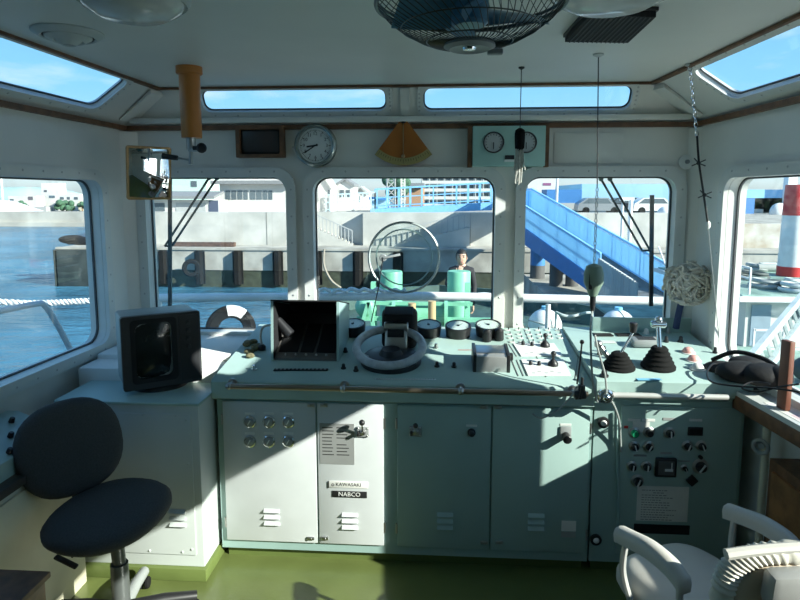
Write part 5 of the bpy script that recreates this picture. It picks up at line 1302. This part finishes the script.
t = bth('brown_building', 'brown building between lattice mast and white apartment block', 415, 120); block(t, 406, 423, 187, 120, 12, mat('brown_brick', (.42, .24, .14), .8)); a = PY(405, 187, 119); b_ = PY(424, 183, 119); MB(roofg).b2((a.x, 119, a.z), (b_.x, 133, b_.z)).build('roof', parent=t)
# lattice masts
def lattice(px, y, wpx, label):
    a = PY(px, 213, y); w_ = wpx*y/600/2; t = thing('lattice_mast', label, 'mast', (a.x, y, -1.4)); mb = MB(wbld); z0, z1 = -1.4, 5.4
    for sx in (-1, 1):
        for sy in (-1, 1): mb.bar((a.x+sx*w_, y+sy*w_, z0), (a.x+sx*w_, y+sy*w_, z1), .10, .10)
    n = 9
    for i in range(n):
        za, zb = z0+(z1-z0)*i/n, z0+(z1-z0)*(i+1)/n
        for sy in (-1, 1): mb.bar((a.x-w_, y+sy*w_, za), (a.x+w_, y+sy*w_, zb), .06, .06).bar((a.x+w_, y+sy*w_, za), (a.x-w_, y+sy*w_, zb), .06, .06).bar((a.x-w_, y+sy*w_, zb), (a.x+w_, y+sy*w_, zb), .06, .06)
    mb.build('frame', parent=t)
    mb = MB(gbld).cyl((a.x, y, z1), (a.x, y, z1+1.5), .06); mb.build('antenna', parent=t)
lattice(391, 58, 8, 'wider white lattice mast behind the blue footbridge')
lattice(403, 57, 3.5, 'slim white lattice mast just right of the wider one')
# apartment block
t = bth('apartment_block', 'white multi storey apartment block with many balconies in the distance', 456, 240)
yA = 240; a, b_ = PY(421, 208, yA), PY(491, 208, yA); nF = 10; z0 = -3; fh = 3.05
MB(wbld).b2((a.x, yA, z0), (b_.x, yA+12, z0+fh*nF)).build('walls', parent=t)
for i in range(nF):
    z = z0+fh*i
    MB(gbld).b2((a.x+.3, yA-1.4, z+.02), (b_.x-.3, yA-.02, z+1.15)).build('balcony', parent=t) if False else MB(wbld).b2((a.x+.3, yA-1.5, z), (b_.x-.3, yA-.02, z+1.2)).build('balcony', parent=t)
    w_ = MB(wing)
    n = 9; L = b_.x-a.x-.6
    for k in range(n): w_.b2((a.x+.4+L*k/n, yA-.06, z+.3), (a.x+.4+L*(k+.72)/n, yA+.02, z+2.6))
    w_ = w_.build('window_row', parent=t)
    p_ = MB(wbld)
    for k in range(n+1): p_.b2((a.x+.25+L*k/n, yA-1.5, z+1.2), (a.x+.5+L*k/n, yA, z+fh))
    p_.build('partition_row', parent=t)
# trees and far houses behind
leafm = mat('tree_leaves', (.05, .12, .07), .8, var=.4, scale=2)
def tree(label, px, y, h, r):
    a = PY(px, 213, y); t = thing('tree', label, 'tree', (a.x, y, -1.4)); mb = MB(leafm)
    for i in range(14):
        mb.sphere((a.x+random.uniform(-r, r)*.7, y+random.uniform(-r, r)*.7, -1.4+h*random.uniform(.55, .95)), r*random.uniform(.35, .6), seg=9, rings=6)
    mb.build('crown', parent=t); MB(brown).cyl((a.x, y, -1.4), (a.x, y, -1.4+h*.6), .15).build('trunk', parent=t)
tree('small dark tree behind the lattice mast', 397, 90, 6, 2.2)
# right hand background seen through the right front window
t = bth('blue_warehouse', 'long warehouse with pale blue fascia and dark open front beyond the blue stairway', 630, 62)
a, b_ = PY(582, 184, 62), PY(684, 201, 62); MB(bpale).b2((a.x, 62, b_.z), (b_.x, 76, a.z)).build('fascia', parent=t)
MB(blackm).b2((a.x-2, 70, -1.4), (b_.x, 76, b_.z)).build('shed_shade', parent=t)  # black box put in for the shade inside the open shed
MB(bridged).b2((a.x-3.5, 61.9, PY(0, 203.5, 61.9).z), (b_.x, 63, b_.z)).build('beam', parent=t)
for px in (586, 612, 640, 668): x = PY(px, 205, 62.3).x; MB(rail_w).b2((x-.15, 62.2, -1.4), (x+.15, 62.5, b_.z)).build('column', parent=t)
t = bth('blue_container', 'dark blue freight container left of the pale blue warehouse', 565, 58); block(t, 547, 582, 189.5, 58, 3, bridged, PY(0, 203, 58).z, 'body')
a = PY(547, 203, 57.9); b_ = PY(582, 203, 57.9); MB(gbld).b2((a.x, 57.9, -1.4), (b_.x, 61, a.z)).build('support', parent=t)
t = bth('striped_building', 'white building with purple sign band above the head of the stairway', 545, 110); block(t, 528, 558, 176, 110, 10, wbld); win(t, 543, 551, 183, 185.5, 110, mat('purple_sign', (.28, .10, .22), .5), 'sign')
def car(px, y, m, label):
    a = PY(px, 215, y); t = thing('parked_car', label, 'car', (a.x, y, 0)); z = .05
    MB(m).prism([V((a.x-2, y, z+.3)), V((a.x+2, y, z+.3)), V((a.x+2, y, z+.85)), V((a.x+1.2, y, z+.95)), V((a.x+.7, y, z+1.45)), V((a.x-1.1, y, z+1.45)), V((a.x-1.9, y, z+.95))], (0, 1.7, 0)).build('body', parent=t)
    MB(wing).prism([V((a.x-1.6, y-.01, z+.95)), V((a.x+1.0, y-.01, z+.95)), V((a.x+.6, y-.01, z+1.38)), V((a.x-1.05, y-.01, z+1.38))], (0, 1.72, 0)).build('windows', parent=t)
    for dx in (-1.25, 1.25):
        for yy in (y-.02, y+1.52): MB(rubber).cyl((a.x+dx, yy, z+.32), (a.x+dx, yy+.2, z+.32), .32, seg=16).build('wheel', parent=t)
struct(MB(concd).prism([(-20.8, 37.4, -1.6), (60, 37.4, -1.6), (60, 80, -1.6), (-44.5, 80, -1.6)], (0, 0, 1.65)).build('quay_yard'))
car(600, 55.2, mat('silver_car', (.30, .32, .34), .3, .4), 'silver parked car behind the blue stairway, leftmost of three')
car(629, 58.6, mat('dark_car', (.03, .035, .045), .25), 'black parked car between the two lighter cars')
car(656, 55.2, mat('white_car', (.75, .75, .74), .3), 'white parked car nearest the right edge of the front window')
t = thing('white_gantry', 'white post and cross arm standing behind the blue stairway railing', 'post', (PY(630, 220, 33.5).x, 33.5, -1.3))
for px in (623, 631): p = PY(px, 200, 33.5); MB(rail_w).cyl((p.x, 33.5, -1.32), (p.x, 33.5, p.z), .12 if px == 631 else .07, seg=12).build('post', parent=t)
a = PY(620, 199, 33.5); b_ = PY(634, 199, 33.5); MB(rail_w).bar(a, b_, .18, .18).build('cross_arm', parent=t)
c = PY(665, 214, 44); tag(MB(rail_w).sphere((c.x, 44, c.z), .55, seg=18, rings=12).cyl((c.x, 44, .05), (c.x, 44, c.z), .12).build('round_tank'), 'round white globe on a post near the right edge of the right front window', 'tank')
c = PY(557, 190, 45); tag(MB(rail_w).cyl((c.x, 45, .05), (c.x, 45, 5.5), .09).build('light_pole'), 'thin white light pole rising beside the blue stairway head', 'pole')
# ------------------------------------------------------------------ left far shore
ys = 99; struct(MB(mat('shore_wall', (.42, .41, .37), .85, var=.15, scale=.3, detail=8)).b2((-160, ys, ZS-.5), (-40, ys+2, PY(0, 212, ys).z)).b2((-160, ys-.6, ZS-.5), (-40, ys, -2.9)).build('far_shore_wall'))
struct(MB(concd).b2((-200, ys+2, -2), (-38, 150, PY(0, 212, ys).z-.1)).build('far_shore'))
zf = PY(0, 212, ys).z-.1
def far(label, px0, px1, pt, y, m, wins=(), cat='building'):
    t = thing('far_house', label, cat, (PY((px0+px1)/2, 210, y).x, y, zf)); block(t, px0, px1, pt, y, 2.5, m, zf)
    for w_ in wins: win(t, *w_, y)
    return t
t = thing('boat_shed', 'low shed with a broad sloping white roof at the left edge of the far shore', 'building', (PY(10, 212, 101.5).x, 101.5, zf))
a, b_, c_, d_ = PY(-30, 199, 101.5), PY(2, 201, 101.5), PY(33, 211.5, 101.5), PY(-30, 212, 101.5)
MB(rail_w).prism([a, b_, c_, d_], (0, 3, 0)).build('roof', parent=t)
MB(gbld).b2((a.x, 101.8, zf), (c_.x-1, 104, zf+.5)).build('walls', parent=t)
far('long white house on the far shore left of the tall one', 8, 36, 196, 112, wbld, [(10, 14, 199, 203), (28, 33, 196.5, 200)])
far('tall white house with dark windows on the far shore', 41, 58, 183, 116, wbld, [(44, 47, 190, 192), (49, 55, 195.5, 198), (42, 45, 196, 199)])
far('white house with a window band right of the tall one', 57, 80, 194, 112, wbld, [(60, 64, 197, 199.5), (67, 70, 197, 199.5), (74, 78, 197, 199.5)])
far('cream house low on the far shore near the window edge', 78, 90, 201, 110, cream, [(80, 83, 204, 207)])
far('small grey hut on the shore wall below the tall house', 30, 46, 207, 106, gbld, [(34, 38, 208.5, 211)])
def ftree(px, r, label): 
    a = PY(px, 205, 108); t = thing('shore_tree', label, 'tree', (a.x, 108, zf)); mb = MB(leafm)
    for i in range(10): mb.sphere((a.x+random.uniform(-r, r), 108+random.uniform(-r, r), zf+.6+random.uniform(0, 1.2)), r*.45, seg=9, rings=6)
    mb.build('crown', parent=t); MB(brown).cyl((a.x, 108, zf), (a.x, 108, zf+1), .1).build('trunk', parent=t)
ftree(66, 1.3, 'rounded dark tree on the shore in front of the banded house'); ftree(82, .9, 'small tree at the right end of the visible far shore'); ftree(22, 1.0, 'low tree by the long white house')
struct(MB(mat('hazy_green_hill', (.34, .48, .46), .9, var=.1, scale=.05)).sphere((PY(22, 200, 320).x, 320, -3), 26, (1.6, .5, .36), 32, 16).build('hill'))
c = PY(2, 190, 106.5); tag(MB(rail_w).cyl((c.x, 106.5, zf), (c.x, 106.5, 8), .22, .12).build('white_mast'), 'white mast at the very left edge of the far shore', 'mast')
# ------------------------------------------------------------------ neighbouring workboat seen through the right window
wb_ = thing('moored_workboat', 'grey green workboat with white deckhouse and striped funnel moored at right', 'boat', (10, 16, -1.9))
gdk = mat('worn_green_deck', (.22, .34, .29), .7, var=.35, scale=1.5, detail=8)
MB(blackm).b2((5.2, 10.2, ZS-.3), (16, 20.2, -1.95)).build('hull', parent=wb_)
MB(gdk).b2((5.2, 10.2, -1.95), (16, 20.2, -1.88)).build('main_deck', parent=wb_)
hs = MB(wbld).b2((7.35, 14.7, -1.88), (15, 19.6, -.72)).build('deckhouse', parent=wb_)
MB(rail_w).b2((7.0, 14.3, -.72), (15.2, 20.0, -.60)).build('deckhouse_roof_edge', parent=wb_)
MB(gdk).b2((7.1, 14.4, -.60), (15.1, 19.9, -.57)).build('upper_deck', parent=wb_)
for i in range(4): x = 8.6+.85*i; MB(wing).box((x, 14.69, -1.08), (.34, .04, .20)).build('window', parent=hs)
MB(mat('grey_blue_door', (.25, .33, .40), .6)).box((7.7, 14.69, -1.35), (.45, .04, 1.0)).build('door', parent=hs)
fb_ = PY(791, 266, 18); MB(redp).lathe([(.36, 0), (.36, .28)], (fb_.x, 18, -.57), (0, 0, 1), 28).use(rail_w).lathe([(.345, .28), (.315, 1.75)], (fb_.x, 18, -.57), (0, 0, 1), 28).use(redp).lathe([(.320, 1.75), (.295, 2.6), (.28, 2.62)], (fb_.x, 18, -.57), (0, 0, 1), 28).build('funnel', parent=wb_)
random.seed(11)
clut = [mat('clutter_grey', (.34, .37, .36), .7), gdk, mat('clutter_pale', (.55, .60, .58), .7), mat('clutter_dark', (.06, .08, .08), .7)]
for i in range(26):
    x, y = random.uniform(8.2, 12.5), random.uniform(14.8, 19.4); s = (random.uniform(.2, .9), random.uniform(.2, .6), random.uniform(.08, .32)); z = -.57
    if abs(x-fb_.x) < .9 and abs(y-18) < .8: continue
    m_ = random.choice(clut)
    if i % 3 == 0: MB(m_).cyl((x-s[0]/2, y, z+.12), (x+s[0]/2, y, z+.12), .12, seg=12).build('deck_pipe', parent=wb_)
    elif i % 3 == 1: MB(m_).box((x, y, z+s[2]/2), s, (0, 0, random.uniform(0, 1)), .02).build('deck_box', parent=wb_)
    else: MB(m_).torus((x, y, z+.06), s[0]*.4, .06, (0, 0, 1), 18, 6).torus((x, y, z+.16), s[0]*.36, .055, (.1, 0, 1), 18, 6).build('rope_coil', parent=wb_)
mb = MB(rail_w)
for z in (-1.45, -1.05): mb.bar((6.6, 12.8, z), (11.5, 12.8, z), .04, .04)
for i in range(9): x = 6.6+.6*i; mb.bar((x, 12.8, -1.88), (x, 12.8, -1.02), .04, .04)
mb.build('railing', parent=wb_)
mb = MB(rail_w)
for z in (-.1, .15): mb.bar((7.3, 14.5, z-.1), (7.3, 19.8, z-.1), .04, .04)
for i in range(5): mb.bar((7.3, 14.5+1.3*i, -.57), (7.3, 14.5+1.5*i, .05), .04, .04)
mb.build('upper_railing', parent=wb_)
for k in range(3): MB(clut[3]).sphere((6.3+.9*k, 11.6+.3*k, -1.62), .28, (1, 1, .9), 12, 8).build('deck_fender', parent=wb_)
# gangplank leaning outside the right window
g0, g1 = PY(757, 366, 3.9), PY(812, 296, 5.2)
t = thing('gangplank', 'pale aluminium gangplank slanting outside the right window', 'gangway', g0)
gm = mat('pale_alloy', (.55, .62, .60), .4, .3); d = (g1-g0).normalized(); sv = d.cross(V((.3, -1, .2))).normalized()
for s in (-.075, .075): MB(gm).bar(g0+sv*s-d*.2, g1+sv*s+d*.3, .035, .06).build('side_beam', parent=t)
mb = MB(gm); L = (g1-g0).length
for i in range(12): mb.bar(g0+d*L*i/11-sv*.075, g0+d*L*i/11+sv*.075, .03, .02)
mb.build('rungs', parent=t)
MB(gm).cyl(g0-d*.15, (g0.x, g0.y, -.02), .02).build('support_leg', parent=t)
# elevated road deck far right
t = bth('elevated_roadway', 'dark elevated roadway with blue girders beyond the workboat', 770, 58)
a, b_ = PY(712, 198, 58), PY(830, 187, 58)
MB(bridge).b2((a.x, 58, a.z), (b_.x+20, 66, PY(0, 190, 58).z)).build('girder', parent=t)
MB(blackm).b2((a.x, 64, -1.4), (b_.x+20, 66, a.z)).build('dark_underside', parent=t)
MB(bpale).b2((a.x, 57, PY(0, 222, 57).z), (b_.x+20, 58, PY(0, 217, 57).z)).build('lower_beam', parent=t)
for px in (748, 789): x = PY(px, 210, 57.5).x; MB(rail_w if px == 789 else bridged).b2((x-.4, 57.2, -1.4), (x+.4, 58.0, PY(0, 178 if px == 789 else 198, 58).z)).build('pillar', parent=t)
for i, px in enumerate((762, 772)):
    x = PY(px, 210, 57).x; MB(rail_w).b2((x-.8, 60, PY(0, 213, 60).z), (x+.8, 61, PY(0, 208, 60).z)).build('white_panel', parent=t)  # plain white panels under the roadway
c = PY(779, 212, 55); tag(MB(rail_w).sphere((c.x, 55, c.z), .8, (1, .6, 1), 18, 12).cyl((c.x, 55, .05), (c.x, 55, c.z), .15).build('round_lamp'), 'big round white lamp head below the elevated roadway', 'lamp')
# ------------------------------------------------------------------ the man on the foredeck
skin = mat('skin', (.58, .36, .26), .5, var=.04); hairm = mat('black_hair', (.012, .011, .010), .6); jacket = mat('dark_jacket', (.022, .022, .026), .8, var=.1, scale=30); trous = mat('navy_trousers', (.03, .035, .05), .85)
hc = PY(461.5, 257.5, 10.2); mx0, my0 = hc.x, 10.2; gz = ZD; hz = hc.z-gz  # head centre above deck
def bp_(x, y, z): return V((mx0+x, my0+y, gz+z))
SKV = [  # pos, radius, parent
 ((0, 0, .93), .150, -1), ((0, .01, 1.10), .140, 0), ((0, .01, 1.28), .165, 1), ((0, .015, 1.42), .130, 2), ((0, .01, 1.50), .062, 3), ((0, -.005, 1.56), .066, 4),
 ((-.17, .01, 1.40), .075, 3), ((-.25, -.02, 1.14), .052, 6), ((-.13, -.20, 1.20), .042, 7), ((-.045, -.20, 1.36), .032, 8),
 ((.17, .01, 1.40), .075, 3), ((.23, .02, 1.12), .052, 10), ((.22, -.08, .90), .040, 11), ((.21, -.11, .80), .030, 12),
 ((-.09, 0, .84), .095, 0), ((-.10, -.01, .48), .065, 14), ((-.10, .02, .09), .045, 15), ((-.11, -.12, .035), .038, 16),
 ((.09, 0, .84), .095, 0), ((.10, -.01, .48), .065, 18), ((.10, .02, .09), .045, 19), ((.11, -.12, .035), .038, 20)]
me = bpy.data.meshes.new('body'); sc = hz/1.63
me.from_pydata([bp_(*(V(p)*1)) if False else V((p[0]*sc, p[1]*sc, p[2]*sc)) for p, r, k in SKV], [(k, i) for i, (p, r, k) in enumerate(SKV) if k >= 0], [])
o = bpy.data.objects.new('body', me); COL.objects.link(o)
sk = o.modifiers.new('skin', 'SKIN'); sk.use_smooth_shade = True
for i, (p, r, k) in enumerate(SKV): me.skin_vertices[0].data[i].radius = (r*sc, r*sc); me.skin_vertices[0].data[i].use_root = (i == 0)
ss = o.modifiers.new('sub', 'SUBSURF'); ss.levels = 2; ss.render_levels = 2
dg = bpy.context.evaluated_depsgraph_get(); ev = o.evaluated_get(dg); bm = bmesh.new(); bm.from_mesh(bpy.data.meshes.new_from_object(ev)); bpy.data.objects.remove(o)
man = thing('person', 'man in dark jacket standing behind the right mooring post, one hand raised to chin', 'person', (mx0, my0, gz))
body = MB(skin); body.bm.free(); body.bm = bm; body.use(jacket).use(trous).use(hairm)
for f in bm.faces:
    c = f.calc_center_median()/sc; a_ = abs(c.x)
    if c.z > 1.49 and a_ < .09: f.material_index = 0
    elif c.z < .10: f.material_index = 3
    elif c.z < .94 and a_ < .2 and not (c.z > .7 and a_ > .17): f.material_index = 2
    else: f.material_index = 1
body.use(skin)
# head: egg skull, jaw, nose, ears (same continuous figure)
HS = 1.14; Hc = V((0, -.02, 1.63))*sc
body.sphere(Hc, .1*sc*HS, (.80, .98, 1.16), 24, 16).sphere(Hc+V((0, -.025, -.055))*sc*HS, .07*sc*HS, (.86, .9, .85), 18, 12)
body.prism([Hc+V((-.012, -.098, .012))*sc*HS, Hc+V((.012, -.098, .012))*sc*HS, Hc+V((.018, -.10, -.03))*sc*HS, Hc+V((-.018, -.10, -.03))*sc*HS], V((0, -.02, -.006))*sc*HS)
for s in (-1, 1): body.sphere(Hc+V((s*.082, .005, -.005))*sc*HS, .026*sc*HS, (.4, .8, 1.2), 10, 8)
body.use(hairm)
for s in (-1, 1): body.sphere(Hc+V((s*.032, -.093, .018))*sc*HS, .011*sc*HS, (1.3, .5, .7), 10, 8).box(Hc+V((s*.034, -.094, .042))*sc*HS, (.036*sc*HS, .01*sc*HS, .008*sc))
body.use(mat('lips', (.45, .20, .17), .5)).sphere(Hc+V((0, -.089, -.062))*sc*HS, .022*sc*HS, (1.2, .4, .32), 10, 8)
# hands with five fingers
def hand(w_, d, pn, side):
    w_, d, pn = V(w_), V(d).normalized(), V(pn).normalized(); s = d.cross(pn).normalized()*side; body.use(skin)
    body.box((w_+d*.045)*sc, (.078*sc, .09*sc, .030*sc), M((s, d, pn)).transposed(), .012*sc, 3)
    for i, L in enumerate((.070, .080, .074, .058)):
        b0 = w_+d*.085+s*(.029-.0195*i); k1 = b0+d*L*.5+pn*.012; k2 = k1+d*L*.25+pn*.03
        body.tube([p*sc for p in (b0, k1, k2)], [.0095*sc, .009*sc, .007*sc], 8)
    t0 = w_+d*.03+s*.036; body.tube([p*sc for p in (t0, t0+s*.028+d*.03+pn*.01, t0+s*.03+d*.062+pn*.02)], [.012*sc, .0105*sc, .008*sc], 8)
hand((-.045, -.20, 1.36), (.25, .10, 1), (0.1, 1, 0), 1)
hand((.21, -.11, .80), (0, -.15, -1), (-1, 0, 0), 1)
body.build('body', parent=man, local=True, ang=60)
hb_ = MB(hairm); n0 = 0
hb_.sphere(Hc+V((0, .012, .022))*sc*HS, .108*sc*HS, (.84, .98, 1.06), 24, 16)
bmesh.ops.delete(hb_.bm, geom=[v for v in hb_.bm.verts if (v.co.y < Hc.y-.055*sc*HS and v.co.z < Hc.z+.062*sc*HS) or v.co.z < Hc.z-.05*sc*HS], context='VERTS')
hb_.build('hair', parent=man, local=True, ang=60)
part(MB(rail_w).prism([V((-.03, -.135, 1.47))*sc, V((.03, -.135, 1.47))*sc, V((0, -.155, 1.36))*sc], V((0, .03, 0))*sc).build('shirt_collar', parent=man, local=True), 'white shirt collar')
